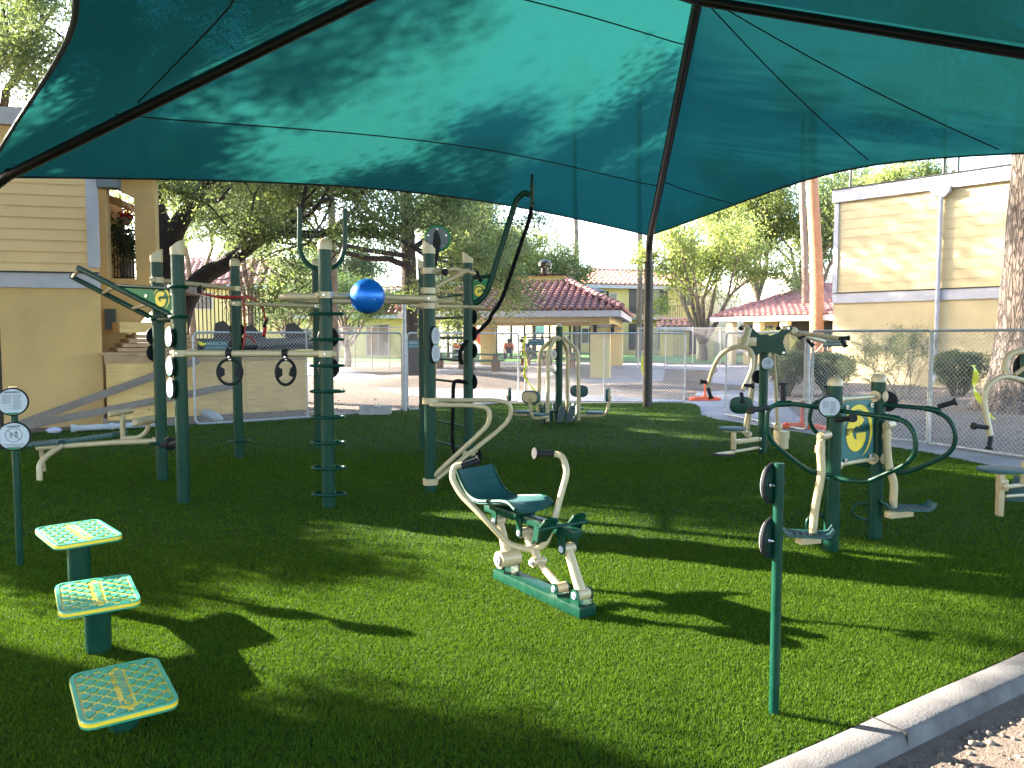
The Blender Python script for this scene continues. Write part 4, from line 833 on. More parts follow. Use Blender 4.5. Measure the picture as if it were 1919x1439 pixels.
# --- palms
def palm(px, ytop_px, Y, r, bark, lab, lean=0, n=34, seed=0, ybase=664):
    random.seed(seed); b = P(px, ybase, Y); b.z = LOW; t = P(px+lean, ytop_px, Y); e = empty('palm_tree', b, lab, 'palm tree', 'tall fan palms'); m = MB(); pts = spline([b, b+(t-b)*.33+Vector((.1, 0, 0)), b+(t-b)*.66+Vector((-.05, 0, 0)), t], 14)
    rs = [r*(1.15-.35*i/(len(pts)-1))*(1+.05*(i % 2)) for i in range(len(pts))]; m.tube(pts, rs, 12); m.build('trunk', bark, e)
    fr = MB()
    for k in range(n):
        a = random.random()*2*PI; el = random.uniform(-.9, 1.2); st = random.uniform(.8, 1.2); d = Vector((math.cos(a)*math.cos(el), math.sin(a)*math.cos(el), math.sin(el))); c = t+d*st; fr.tube([t, c], .02, 4)
        sd = d.cross(UP).normalized(); up2 = sd.cross(d)
        for j in range(13):
            an = (j-6)/6*1.15; v = (d*math.cos(an)+sd*math.sin(an)).normalized(); L = 1.0*random.uniform(.8, 1.1); w = up2.cross(v).normalized()*.045; tip = c+v*L-UP*L*.35
            fr.add([c, c+v*L*.5+w, tip, c+v*L*.5-w], [(0, 1, 2, 3)])
    fr.build('fronds', LF_PALM, e, smooth=False)
palm(1078, 150, 62, .2, PBARK, 'thin grey palm trunk rising behind the ramada roof', 0, seed=1)
palm(1196, 120, 60, .2, PBARK, 'thin grey palm trunk just left of the brown canopy post', 4, seed=2)
palm(1506, 165, 44, .17, PBARK, 'thin grey palm trunk left of the orange palm trunk', -2, seed=3, ybase=682)
palm(1530, 150, 41, .32, OBARK, 'thick orange brown palm trunk beside the clubhouse', -10, seed=4, ybase=688)
palm(1768, 60, 60, .2, PBARK, 'palm rising behind the right building roof', 4, seed=5)
# --- big furrowed trunk, right edge
random.seed(9); Yr = 17.5
def bigtrunk():
    b = P(1908, 762, Yr); b.z = LOW; e = empty('shade_tree', b, 'massive furrowed tree trunk at the right edge in front of the pale building', 'tree'); m = MB(); A = 40
    prof = [(LOW, 1.0), (.12, .86), (.35, .70), (.8, .6), (1.6, .52), (2.8, .46), (4.2, .42), (6, .4), (8, .36)]; vs = []
    for z, r in prof:
        for k in range(A):
            a = 2*PI*k/A; fl = max(0, (1-z/1.1)); rr = r*(1+.10*math.sin(5*a+.6)*fl+.05*math.sin(9*a+z)*1+.03*math.sin(17*a+z*2)); vs.append((b.x+rr*math.cos(a)+.02*z, b.y+rr*math.sin(a), z))
    m.add(vs, [(i*A+k, i*A+(k+1) % A, (i+1)*A+(k+1) % A, (i+1)*A+k) for i in range(len(prof)-1) for k in range(A)]); tips = []
    top = Vector((b.x+.16, b.y, 8))
    for d in ((-1, .2, .7), (-.6, -.5, .9), (.6, .3, .9), (.2, -.8, .8), (-.3, .9, .6), (0, 0, 1)): grow(m, top-UP*random.random()*1.5, d, 2.6, .2, 4, tips, spread=.7, shrink=.75, sides=7)
    m.build('trunk', BARKBIG, e); leaves(tips, 60000, .7, .13, LF_MESQ, 'crown', e)
bigtrunk()
# --- trees out of the picture, most of them added to shade the turf and the canopy
def offtree(x, y, H, R, n, sz, seed, lab, fork=.35, spread=.8, lx=0, ly=0):
    random.seed(seed); b = Vector((x, y, LOW)); limbs = []; top = b+UP*H*fork+Vector((lx*.4, ly*.4, 0)); nl = 11 if lx or ly else 6
    for k in range(nl):
        a = 2*PI*k/nl+random.random(); rr = .6 if nl == 6 else random.uniform(.1, .9); t = b+Vector((lx+math.cos(a)*R*rr, ly+math.sin(a)*R*rr, H*random.uniform(.6, .85))); limbs.append((top, t-top, (t-top).length*.6, .14, 3))
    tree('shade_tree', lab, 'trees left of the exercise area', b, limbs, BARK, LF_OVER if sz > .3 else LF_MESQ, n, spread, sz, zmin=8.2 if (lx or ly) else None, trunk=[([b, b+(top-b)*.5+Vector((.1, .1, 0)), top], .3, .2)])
std_tree('leafy_tree', 'tall tree added behind the mesquite on the left to dapple the right wall', None, 624, 660, 35.5, 16.5, 2.6, LBARK, LF_MESQ, 26000, .17, .2, 6, .55, 51, spread=.8)  # crown hidden by the canopy, added to cast dapples on the right building
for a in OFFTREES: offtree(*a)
# --- bushes
def bush(px, py, w, h, lab, seed, base_twigs=True, mat=None, n=16000, Yo=0):
    random.seed(seed); g = G(px, py, LOW); e = empty('clipped_bush', g, lab, 'bush', 'clipped bushes along the right building'); m = MB(); tips = []; W = w; 
    for k in range(46):
        a = random.random()*2*PI; rr = math.sqrt(random.random()); t = g+Vector((math.cos(a)*rr*W*.48, math.sin(a)*rr*W*.48, h*random.uniform(.72, .97))); s = g+Vector((math.cos(a)*.12, math.sin(a)*.12, 0)); mid = s+(t-s)*.5+Vector((math.cos(a), math.sin(a), 0))*.05; m.tube([s, mid, t], [.016, .011, .006], 4)
    m.build('stems', LF_TWIG, e)
    c = rng.random((n, 3))*2-1; c = c[(np.abs(c[:, 0])**3+np.abs(c[:, 1])**3+np.abs(c[:, 2])**3) < 1]; rad = np.abs(c).max(1); c = c[(rad > .72) | (rng.random(len(c)) < .25)]
    # keep outer shell, narrower towards the ground
    th = np.arctan2(c[:, 1], c[:, 0]); c = c*(1+.09*np.sin(3*th+seed)+.06*np.sin(7*th+2*seed)+.07*np.sin(5*c[:, 2]*2+th*2+seed))[:, None]; c[:, 2] = np.clip(c[:, 2], -1, 1.12)
    z = (c[:, 2]+1)/2; tap = .62+.38*np.clip(z*1.6, 0, 1); p = np.stack([g.x+c[:, 0]*W/2*tap, g.y+c[:, 1]*W/2*tap, LOW+h*(.18+.82*z)], 1); keep = rng.random(len(p)) < np.clip(.05+z*1.15, 0, .92)*(.55+.45*(np.sin(9*c[:, 0]+seed)*np.sin(8*c[:, 1])*np.sin(7*c[:, 2]+1) > -.25)); p = p[keep]
    leaves(p, len(p)*2, .055, .05, mat or LF_BUSH, 'foliage', e, aspect=.6)
bush(1472, 741, 1.25, 1.28, 'tall clipped bush between the chest press and the fence pole', 1, n=22000)
bush(1553, 742, 1.2, 1.2, 'square clipped bush directly behind the near exercise post', 2, n=22000)
bush(1795, 745, 1.3, 1.25, 'rounded clipped bush right of the white downspout', 3, n=20000)
bush(1245, 664, 3.4, 1.9, 'grey green loose bush behind the fence right of the brown post', 4, mat=LF_BLUE, n=16000)
bush(1455, 690, 2.0, 2.0, 'pale green bush in front of the clubhouse', 5, mat=LF_ASH, n=9000)
def wispy():
    random.seed(12); g = G(1680, 752, LOW); e = empty('wispy_shrub', g, 'tall feathery shrub against the right building wall', 'shrub'); m = MB(); tips = []
    for k in range(15): a = random.random()*2*PI; grow(m, g+Vector((random.gauss(0, .2), random.gauss(0, .1), 0)), (math.cos(a)*.55, math.sin(a)*.3, 1), .85, .014, 3, tips, bend=.5, split=(2, 3), shrink=.7, up=.05, spread=.6, minr=.004, sides=4, leafd=3)
    m.build('stems', LF_TWIG, e); leaves(tips, 26000, .13, .028, LF_WISP, 'foliage', e)
wispy()

def stair_plants():
    a2, d, n, aw, dw, nw, uz, z0 = LB
    q = V(238, 408, aw-nw*.45, dw); e = empty('hanging_flower_basket', q, 'hanging basket of red flowers in the stairwell opening', 'flower basket'); m = MB(); m.tube([q-UP*.14, q-UP*.05, q], [.05, .11, .13], 10); m.tube([q, q+UP*.5], .006, 4); m.build('basket', PLYD, e)
    leaves([tuple(q+UP*.06)], 110, .11, .06, leafmat('red_petals', (.6, .03, .05), (.75, .08, .12)), 'flowers', e, aspect=.8)['kind'] = 'stuff'; leaves([tuple(q+UP*.02)], 200, .14, .07, LF_DARK, 'leaves', e, aspect=.6)
    q = V(238, 520, aw-nw*.7, dw); e = empty('potted_plant', q, 'dark leafy potted plant behind the stairwell railing', 'potted plant'); m = MB(); m.tube([q, q+UP*.3], [.12, .16], 12); m.build('pot', PLYD, e); leaves([tuple(q+UP*(.45+.16*k)+dw*random.gauss(0, .1)) for k in range(5)], 1500, .26, .09, LF_DARK, 'foliage', e)
stair_plants()
# ================================================================== SHADE CANOPY
def canopy():
    B = G(1213, 763); zE = P(1217, 441, B.y).z; B = Vector((B.x, B.y, zE))
    r = ray(-28, 331); A = Vector((r.x/r.z*(zE-EYE), r.y/r.z*(zE-EYE), zE)); A = Vector((A.x, A.y, zE))
    C = P(2948, 245, 8.7); C.z = zE; D = Vector((-2.5, -1.0, zE))
    Yp = 10.8; P2 = P(1308, -14, Yp)
    # P1 on the image line of rafter A, along the direction A->B from P2
    dAB = (B-A).normalized(); r1 = ray(0, 300); r2 = ray(634, 0); nA = r1.cross(r2); t = -(P2-cam.location).dot(nA)/dAB.dot(nA); P1 = P2+dAB*t
    print('CANOPY', A, B, C, D, P1, P2)
    e = empty('shade_canopy', (B.x, B.y, 0), 'large dark green fabric shade canopy on brown steel posts over the gym', 'shade canopy')
    def panel(a, b, tb_, ta, sag, name, lab, sagz=0.0, N=22, M_=12):
        # a,b eave corners; ta,tb ridge ends; eave edge pulled inwards
        m = MB(); vs = []; cin = (ta+tb_)/2
        for j in range(M_+1):
            v = j/M_
            for i in range(N+1):
                u = i/N; e0 = a.lerp(b, u); t0 = ta.lerp(tb_, u); inw = (t0-e0); s = sag*4*u*(1-u)
                e1 = e0+inw.normalized()*s+UP*sagz*4*u*(1-u); p = e1.lerp(t0, v); p.z -= .10*math.sin(PI*v)*(4*u*(1-u))**.5; vs.append(p)
        m.add(vs, [(j*(N+1)+i, j*(N+1)+i+1, (j+1)*(N+1)+i+1, (j+1)*(N+1)+i) for j in range(M_) for i in range(N)])
        o = m.build(name, CLOTH, e, label=lab); h = MB(); h.tube([v for v in vs[:N+1]], .018, 6); ww = [vs[i]+(vs[(N+1)+i]-vs[i]).normalized()*.045 for i in range(N+1)]; h.add([v-UP*.012 for v in vs[:N+1]]+[v-UP*.012 for v in ww], [(i, i+1, N+2+i, N+1+i) for i in range(N)]); h.build('hem', HEM, o)
        return vs, N, M_, o
    pa = panel(A, B, P2, P1, .55, 'canopy_panel', 'bright sunlit panel of the canopy', .1)
    pb = panel(B, C, P2+Vector((.02, 0, 0)), P2, 1.35, 'canopy_panel', 'blue green right hand panel of the canopy')
    pc = panel(C, D, P1, P2, 1.0, 'canopy_panel', 'dark near panel of the canopy')
    pd = panel(D, A, P1, P1+Vector((.0, .02, 0)), 2.0, 'canopy_panel', 'dark left panel of the canopy')
    # seams
    from mathutils.bvhtree import BVHTree
    def straight_seam(pn, a_, b_):
        vs, N, M_, o = pn; bv = BVHTree.FromPolygons(vs, [(j*(N+1)+i, j*(N+1)+i+1, (j+1)*(N+1)+i+1, (j+1)*(N+1)+i) for j in range(M_) for i in range(N)])
        f = lambda uv: vs[int(round(uv[1]*M_))*(N+1)+int(round(uv[0]*N))]; A_, B_ = f(a_), f(b_); out = []
        for k in range(25):
            p = A_.lerp(B_, k/24); h = bv.ray_cast(Vector((p.x, p.y, -5)), UP)
            if h[0] is not None: out.append(h[0]-UP*.012)
        if len(out) > 2: m = MB(); m.tube(out, .010, 5); m.build('seam', HEM, o)
    def seam(pn, pts):
        vs, N, M_, o = pn; out = []
        for u, v in pts:
            x = u*N; y = v*M_; i = min(N-1, int(x)); j = min(M_-1, int(y)); fx = x-i; fy = y-j; g = lambda a, b: vs[b*(N+1)+a]
            out.append(g(i, j).lerp(g(i+1, j), fx).lerp(g(i, j+1).lerp(g(i+1, j+1), fx), fy)-UP*.012)
        m = MB(); m.tube(out, .010, 5); m.build('seam', HEM, o)
    seam(pa, [(k/16, .30+.0*k) for k in range(17)]); seam(pa, [(k/16, .86) for k in range(17)])
    for a_, b_ in (((.17, 0), (0, .3)), ((.47, 0), (0, .97)), ((.62, 0), (.5, .97))): straight_seam(pb, a_, b_)
    seam(pd, [(k/16, .35) for k in range(17)])
    # rafters (slightly below the cloth) and ridge
    def raft(a, b, r=.07):
        m = MB(); m.tube([a-UP*.14, a.lerp(b, .5)-UP*.12, b-UP*.1], r, 12); m.build('rafter', BRONZE, e)
    for c, p in ((A, P1), (B, P2), (C, P2), (D, P1)): raft(c, p, .07 if c is not B else .075)
    m = MB(); m.tube([P1-UP*.1, P2-UP*.1], .07, 12); m.build('ridge_beam', BRONZE, e)
    for c, p in ((A, P1), (B, P2), (C, P2), (D, P1)):
        m = MB(); q0 = Vector((c.x, c.y, LOW)); q1 = Vector((c.x, c.y, c.z-.62)); m.cyl(q0, q1, .105, n=20); m.build('post', BRONZE, e)
        m = MB(); d = (p-c).normalized(); m.tube(fillet([q1-UP*.15, Vector((c.x, c.y, c.z-.22)), c+d*.5-UP*.12], .25), .075, 14); m.tube([q1, q1+UP*.03], .12, 20); m.build('post_sleeve', BRONZE, e)
        m = MB(); m.cyl(q0, q0+UP*.075, .16, n=16)
    return e
canopy()
# ================================================================== EXERCISE RIG
def disc_sign(parent, c, axis, r=.085, face=WHITEP, t=.022, lines=True, detail=0, both=False):
    c = Vector(c); ax = Vector(axis).normalized(); m = MB(); m.disc(c, ax, r, t); b = m.build('info_disc', RUB, parent)
    m = MB(); m.disc(c+ax*(t/2+.0015), ax, r*.9, .004); m.build('disc_face', face, b)
    if lines:
        ex = UP.cross(ax).normalized(); ey = ax.cross(ex); o = c+ax*(t/2+.0045); m = MB()
        if detail == 0:
            for k in range(7):
                w = r*(.95-.1*abs(k-3)); y = r*(.5-.15*k); m.add([o+ex*(-w*.6)+ey*y, o+ex*w*.6+ey*y, o+ex*w*.6+ey*(y+r*.035), o+ex*(-w*.6)+ey*(y+r*.035)], [(0, 1, 2, 3)])
        elif detail == 1:   # dense text sheet
            random.seed(4)
            for col in (-.62, .02):
                for k in range(15):
                    y = r*(.48-.072*k); w = math.sqrt(max(.0, .80**2-(y/r)**2)); x0 = max(-w, col)*r; x1 = min(w, col+.55)*r*random.uniform(.75, 1)
                    if x1 > x0 and not (col < 0 and 8 < k): m.add([o+ex*x0+ey*y, o+ex*x1+ey*y, o+ex*x1+ey*(y+r*.022), o+ex*x0+ey*(y+r*.022)], [(0, 1, 2, 3)])
            for k in range(4):
                for j in range(2): q = o+ex*r*(-.52+.15*k)+ey*r*(-.3-.2*j); figure(m, q, ex, ey, r*.1)
        else:
            n = 30; R1 = r*.5
            for rr0, rr1 in ((R1*.93, R1),):
                for k in range(n): a, b_ = 2*PI*k/n, 2*PI*(k+1)/n; m.add([o+(ex*math.cos(x)+ey*math.sin(x))*q+ey*r*.1 for x, q in ((a, rr0), (b_, rr0), (b_, rr1), (a, rr1))], [(0, 1, 2, 3)])
            figure(m, o+ex*r*.14+ey*r*.12, ex, ey, r*.42); figure(m, o-ex*r*.16+ey*r*.05, ex, ey, r*.32)
            d1 = (ex*.7-ey*.7)*R1*.95; w = (ex*.7+ey*.7)*r*.018; cc = o+ey*r*.1; m.add([cc-d1-w, cc+d1-w, cc+d1+w, cc-d1+w], [(0, 1, 2, 3)])
            for k in range(3): y = -r*(.55+.09*k); w = r*(.62-.12*k); m.add([o+ex*(-w)+ey*y, o+ex*w+ey*y, o+ex*w+ey*(y+r*.03), o+ex*(-w)+ey*(y+r*.03)], [(0, 1, 2, 3)])
        m.build('printed_marks', INK, b, smooth=False)
        g = MB(); g.add([o+ex*math.cos(a)*r*.88+ey*math.sin(a)*r*.88 for a in [-PI/2-.55+1.1*k/10 for k in range(11)]], [tuple(range(11))]); g.build('green_band', GREENP, b, smooth=False)
    return b
def figure(m, o, ex, ey, s):
    # little walking figure
    for poly in ([(-.05, .1), (.1, .1), (.12, .45), (-.08, .45)], [(-.05, .12), (.03, .12), (-.1, -.45), (-.2, -.45)], [(.02, .12), (.1, .12), (.22, -.45), (.12, -.45)], [(-.08, .42), (-.02, .36), (-.26, .12), (-.3, .18)], [(.1, .42), (.06, .36), (.28, .1), (.32, .16)]): m.add([o+ex*x*s+ey*y*s for x, y in poly], [tuple(range(len(poly)))])
    m.add([o+ex*(.02+.09*math.cos(2*PI*k/8))*s+ey*(.58+.1*math.sin(2*PI*k/8))*s for k in range(8)], [tuple(range(8))])
def swirl(parent, o, ex, ey, R, mat, txt=True):
    """round G emblem: outer crescent, solid G, word across"""
    m = MB(); n = 36
    def band(a0, a1, f0, f1):
        vs = []
        for k in range(n+1):
            a = math.radians(a0+(a1-a0)*k/n); t = k/n; r0 = f0(t)*R; r1 = f1(t)*R; vs += [o+ex*math.cos(a)*r0+ey*math.sin(a)*r0, o+ex*math.cos(a)*r1+ey*math.sin(a)*r1]
        m.add(vs, [(2*k, 2*k+1, 2*k+3, 2*k+2) for k in range(n)])
    band(165, -70, lambda t: .99-.20*math.sin(PI*t)**.8, lambda t: .995)
    o0 = o; o = o-ex*.1*R-ey*.06*R
    band(42, 318, lambda t: .27*(1-.2*t), lambda t: .68)
    m.add([o+ex*x*R+ey*y*R for x, y in ((.0, .0), (.66, .0), (.6, -.32), (.5, -.44), (.2, -.2), (.0, -.2))], [(5, 4, 3, 2, 1, 0)])
    o = o0
    m.build('emblem', mat, parent, smooth=False)
RG = {}
def rig():
    base = {'a': (305, 900), 'b': (345, 942), 'c': (448, 858), 'd': (616, 950), 'e': (598, 841), 'f': (807, 922), 'g': (794, 843), 'h': (878, 868)}
    tops = {'a': 488, 'b': 474, 'c': 496, 'd': 464, 'e': 496, 'f': 472, 'g': 500, 'h': 490}; slant = {'a': (1, -1), 'b': (1, -1), 'f': (-1, 1), 'h': (-1, 1), 'g': (-1, 1)}
    e = empty('exercise_rig', G(616, 950), 'green and beige multi post outdoor exercise rig with bars, rungs, panels and round caps', 'exercise rig')
    R = .063
    for k, (x, y) in base.items():
        g = G(x, y); zt = V(x-(y-tops[k])*(x-960)/21000*-0, tops[k], g, Vector((1, 0, 0))).z; RG[k] = (g, zt)
        m = MB(); m.cyl((g.x, g.y, -.02), (g.x, g.y, zt), R, n=24); po = m.build('post', GREEN, e)
        m = MB(); n = 24; vs = []; rc = R*1.07
        if k in slant:
            s = slant[k][0]
            for q in range(n): a = 2*PI*q/n; vs.append((g.x+rc*math.cos(a), g.y+rc*math.sin(a), zt-.02))
            for q in range(n): a = 2*PI*q/n; vs.append((g.x+rc*math.cos(a), g.y+rc*math.sin(a), zt+.035+.055*(1+s*math.cos(a))/1.2))
            m.add(vs, [(q, (q+1) % n, n+(q+1) % n, n+q) for q in range(n)]+[tuple(range(n, 2*n)), tuple(reversed(range(n)))])
        else:
            prof = [(-.02, rc), (.03, rc), (.055, rc*.92), (.075, rc*.7), (.085, rc*.4)]
            for h, r_ in prof: vs += [(g.x+r_*math.cos(2*PI*q/n), g.y+r_*math.sin(2*PI*q/n), zt+h) for q in range(n)]
            m.add(vs, [(i*n+q, i*n+(q+1) % n, (i+1)*n+(q+1) % n, (i+1)*n+q) for i in range(4) for q in range(n)]+[tuple(range(4*n, 5*n)), tuple(reversed(range(n)))])
        m.build('cap', BEIGE, po)
    def gz(k, y): g = RG[k][0]; return P(960, y, g.y).z
    def at(k, z, dx=0, dy=0): g = RG[k][0]; return Vector((g.x+dx, g.y+dy, z))
    def rail(k1, z1, k2, z2, r=.03, ext=.09, name='rail', mat=BEIGE):
        p, q = at(k1, z1), at(k2, z2); d = (q-p).normalized(); o = MB(); o.tube([p, q], r, 14, flat=1.0); ob = o.build(name, mat, e)
        for c in (p, q):      # clamp collars
            m = MB(); n = d.cross(UP).normalized(); pts = [c-d*ext-n*.0, c+d*ext]; m.tube([c-d*ext*1.0, c-d*ext*.8, c+d*ext*.8, c+d*ext], [.028, .040, .040, .028], 12, flat=.9)
            m.tube([c-UP*.03, c+UP*.03], R*1.16, 22); m.build('clamp', mat, ob); m = MB(); m.disc(c-d*.0-n*0+Vector((0, -R*1.2, 0)), (0, -1, 0), .012, .008, 10); m.build('bolt', CHROME, ob)
        return p, q
    rail('a', gz('a', 525), 'c', gz('a', 525), .028); rail('c', gz('c', 569), 'e', gz('c', 569), .028)
    zl = gz('b', 662); RG['low'] = rail('b', zl, 'd', zl, .032); zu = gz('d', 553); rail('d', zu, 'f', zu, .032)
    # dip loop: long horizontal loop reaching left past the posts
    g = RG['d'][0]; z = gz('d', 556); m = MB(); y0 = g.y-.02; y1 = g.y+.95; x0 = P(540, 560, y0+.4).x
    m.tube(fillet([Vector((g.x+1.15, y1, z)), Vector((x0, y1, z)), Vector((x0, y0, z)), Vector((g.x, y0, z))], .42, 8), .034, 12); m.build('dip_loop', BEIGE, e)
    # front bar at f/h level
    zz = gz('f', 573); f = RG['f'][0]; h = RG['h'][0]; m = MB(); p0 = V(768, 573, f, Vector((1, .12, 0)).normalized()); m.tube([p0, at('f', zz), at('h', P(960, 575, h.y).z, 0, -.07), P(905, 575, h.y+.05)], .022, 10); m.build('push_up_bar', BEIGE, e)
    m = MB(); m.tube([at('f', zz, -.1), at('f', zz, -.08), at('f', zz, .08), at('f', zz, .1)], [.03, .045, .045, .03], 12); m.tube([at('f', zz-.03), at('f', zz+.03)], R*1.15, 22); m.build('clamp', BEIGE, e)
    # big U handles
    Yu = g.y+.12; m = MB(); m.tube(fillet([P(562, 388, Yu), P(561, 470, Yu), P(575, 497, Yu), P(606, 508, Yu), P(634, 497, Yu), P(646, 470, Yu), P(647, 391, Yu)], .12, 5), .024, 12); m.build('u_handle', GREEN, e)
    # oval climbing rungs on post d
    for y in (588, 636, 685, 733, 781, 829, 876, 925):
        z = gz('d', y); m = MB(); w, hh = .155, .085; c = at('d', z, .005); m.tube([c+Vector((math.copysign(abs(math.cos(t))**.8, math.cos(t))*w, math.copysign(abs(math.sin(t))**.8, math.sin(t))*hh, 0)) for t in [2*PI*k/28 for k in range(28)]], .0135, 8, closed=True); m.tube([c-UP*.016, c+UP*.016], R*1.12, 20); m.build('climbing_rung', GREEN, e)
    for k, y in (('c', 826), ('a', 829)):
        z = gz(k, y); c = at(k, z); m = MB(); m.tube([c+Vector((math.cos(t)*.13, math.sin(t)*.09, 0)) for t in [2*PI*q/24 for q in range(24)]], .014, 8, closed=True); m.tube([c-UP*.02, c+UP*.02], R*1.12, 20); m.build('anchor_ring', GREEN, e)
    for k, ys in (('e', (514,)), ('g', (528, 570)), ('b', ())):
        for y in ys: c = at(k, gz(k, y)); m = MB(); m.tube([c-UP*.025, c+UP*.025], R*1.2, 20); m.build('collar', GREEN, e)
    # inclined ladder + emblem panel on posts a,b
    za = gz('a', 602); zb = za; a0 = at('a', za); b0 = at('b', zb); off = a0-b0; off.z = 0
    T2 = P(147, 502, 8.1); T1 = Vector((T2.x+off.x, T2.y+off.y, T2.z)); m = MB()
    lad = MB(); lad.tube([a0, T1], .03, 12); lad.build('ladder_rail', GREEN, e); lad = MB(); lad.tube([b0, T2], .03, 12); lad.build('ladder_rail', GREEN, e)
    for t in (.02, .28, .62, .985):
        m = MB(); m.tube([a0.lerp(T1, t), b0.lerp(T2, t)], .019, 10); m.build('ladder_rung', GREEN if t < .1 else BEIGE, e)
    for k, z in (('a', za), ('b', zb), ('b', gz('b', 542))):
        c = at(k, z)
        for dz in (-.022, .022): m = MB(); m.tube([c+Vector((math.cos(t)*.085, math.sin(t)*.085, dz)) for t in [2*PI*q/24 for q in range(24)]], .016, 8, closed=True)
        m.tube([c-UP*.035, c+UP*.035], R*1.18, 20); m.build('clamp', GREEN, e)
    dv = (T2-b0); t = .60; q1 = b0+dv*t; zt2 = gz('b', 542); dh = Vector((dv.x, dv.y, 0)).normalized(); Lh = Vector((dv.x, dv.y, 0)).length
    bt = b0+UP*(zt2-zb); m = MB(); m.tube([bt, q1+UP*.02], .018, 10); m.build('top_rail', GREEN, e)
    ux = -dh; o = b0; n_ = ux.cross(UP)
    m = MB(); u1 = -Lh*t*.97; m.prism([(-.07, .03), (-.07, zt2-zb-.02), (u1, (dv.z*t)+.0)], o, ux, UP, .012); pn = m.build('emblem_panel', GREENP, e, smooth=False)
    nrm = ux.cross(UP).normalized(); sgn = 1 if nrm.y < 0 else -1; oo = b0+nrm*sgn*.009
    zc = zt2-zb; cc = oo+ux*(-.215)+UP*(.205); swirl(pn, cc, ux, UP, .11, YELL)
    text_mb('greenfields', cc+ux*.04+nrm*sgn*.004+UP*.01, ux, UP, .036, .001, bold=.012).build('lettering', GREEN, pn, smooth=False)
    for u, z in ((-.075, .07), (-.075, zc-.04), (-.42, zc-.055), (-.62, zc-.035)):
        m = MB(); p = oo+ux*u+UP*z; m.disc(p, nrm*sgn, .02, .012, 14); m.build('bolt', CHROME, pn)
    # info discs
    def disc(k, y, ax, off, white=True, r=.105):
        c = at(k, gz(k, y))+Vector(ax).normalized()*0+Vector(off); return disc_sign(e, c, ax, r, lines=white)
    for y in (632, 686, 727): disc('b', y, (-.75, -.66, 0), (-.075, -.05, 0))
    for y in (630, 661): disc('a', y, (-.75, .66, 0), (-.07, .07, 0))
    for y in (618, 643): disc('c', y, (.1, .99, 0), (-.02, .09, 0))
    for y in (632, 690): disc('d', y, (.1, .99, 0), (0, .085, 0))
    for y in (630, 662): disc('f', y, (.93, -.37, 0), (.06, -.05, 0))
    for y in (594, 625, 657, 716): disc('h', y, (.8, .6, 0), (.06, .05, 0), r=.095)
    # ladder between g and h
    for y in (551, 594, 633, 676, 718, 759, 801, 843):
        z = P(960, y, RG['h'][0].y).z; m = MB(); m.tube([at('g', z), at('h', z)], .017, 10); m.build('ladder_rung', GREEN, e)
    # beige knee-raise bars low on f
    yf = f.y; zt_ = P(960, 751, yf).z; zb_ = P(960, 902, yf).z
    for Yk, pts in ((yf-.16, ((801, 753), (880, 759), (917, 764), (918, 792), (895, 816), (800, 902))), (yf+.26, ((822, 748), (930, 750), (958, 756), (957, 784), (935, 806), (808, 901)))):
        m = MB(); a = [P(x, y, Yk) for x, y in pts]; a[0].z = a[1].z; a[-1] = at('f', zb_, .03*(1 if Yk > yf else -1)); st = at('f', a[0].z, .0, 0)
        m.tube(fillet([st, Vector((f.x+.05, Yk, a[0].z)) if Yk < yf else Vector((f.x+.02, Yk, a[0].z))]+a[1:], .14, 6), .024, 12); m.build('knee_raise_bar', BEIGE, e)
    for z in (zt_, zb_): m = MB(); c = at('f', z); m.tube([c-UP*.035, c-UP*.03, c+UP*.03, c+UP*.035], [R*1.15, R*1.3, R*1.3, R*1.15], 22); m.build('clamp', BEIGE, e)
    # handle T over f
    c = at('f', gz('f', 508)); c2 = at('f', gz('f', 545)); m = MB(); yk = f.y; hx = V(880, 508, f, Vector((1, .25, 0)).normalized()); m.tube([c, hx], .026, 10); m.tube([c2, V(872, 508, f, Vector((1, .25, 0)).normalized())], .026, 10)
    m.tube([P(838, 506, yk-.12), P(850, 503, yk-.05), P(895, 514, yk+.55)], .022, 10)
    for q_ in (c, c2): m.tube([q_-UP*.03, q_+UP*.03], R*1.18, 20); m.tube([q_-Vector((.09, 0, 0)), q_+Vector((.11, 0.02, 0))], .037, 12)
    m.build('handle_frame', BEIGE, e)
    for p, q_ in ((P(832, 511, yk-.14), P(849, 501, yk-.04)), (P(892, 512, yk+.5), P(901, 526, yk+.42))): m = MB(); m.tube([p, p.lerp(q_, .18), p.lerp(q_, .2), q_], [.036, .036, .022, .022], 14); m.build('grip', RUB, e)
    # big disc on an arm above f
    dc = P(820, 447, f.y+.35); m = MB(); m.disc(dc, (0, -1, .02), .145, .035, 36); dd = m.build('wheel', GREENP, e); m = MB(); m.disc(dc-Vector((0, .02, 0)), (0, -1, .02), .122, .006, 36); m.build('wheel_face', GREY, dd)
    for k in range(5): a = PI/2+2*PI*k/5; m = MB(); m.disc(dc+Vector((math.cos(a)*.1, -.026, math.sin(a)*.1)), (0, -1, 0), .009, .006, 10); m.build('bolt', CHROME, dd)
    m = MB(); s0 = P(813, 503, f.y+.06); t0 = P(820, 437, f.y+.28); m.prism([(-.035, -.03), (.02, -.03), (.075, .28), (.055, .36), (.03, .40), (.0, .36)], s0, Vector((1, .1, 0)), UP, .05); m.build('wheel_arm', RUB, e)
    # green emblem panel on h and the tall rope arm
    hz = P(960, 522, h.y).z; hz2 = P(960, 568, h.y).z; ex = Vector((1, .05, 0)).normalized()
    for z in (hz, hz2): m = MB(); c = at('h', z); m.tube([c-UP*.032, c+UP*.032], R*1.25, 20); m.build('clamp', GREEN, e)
    m = MB(); m.tube([at('h', hz), V(928, 516, h, ex)], .024, 10); m.build('arm', GREEN, e)
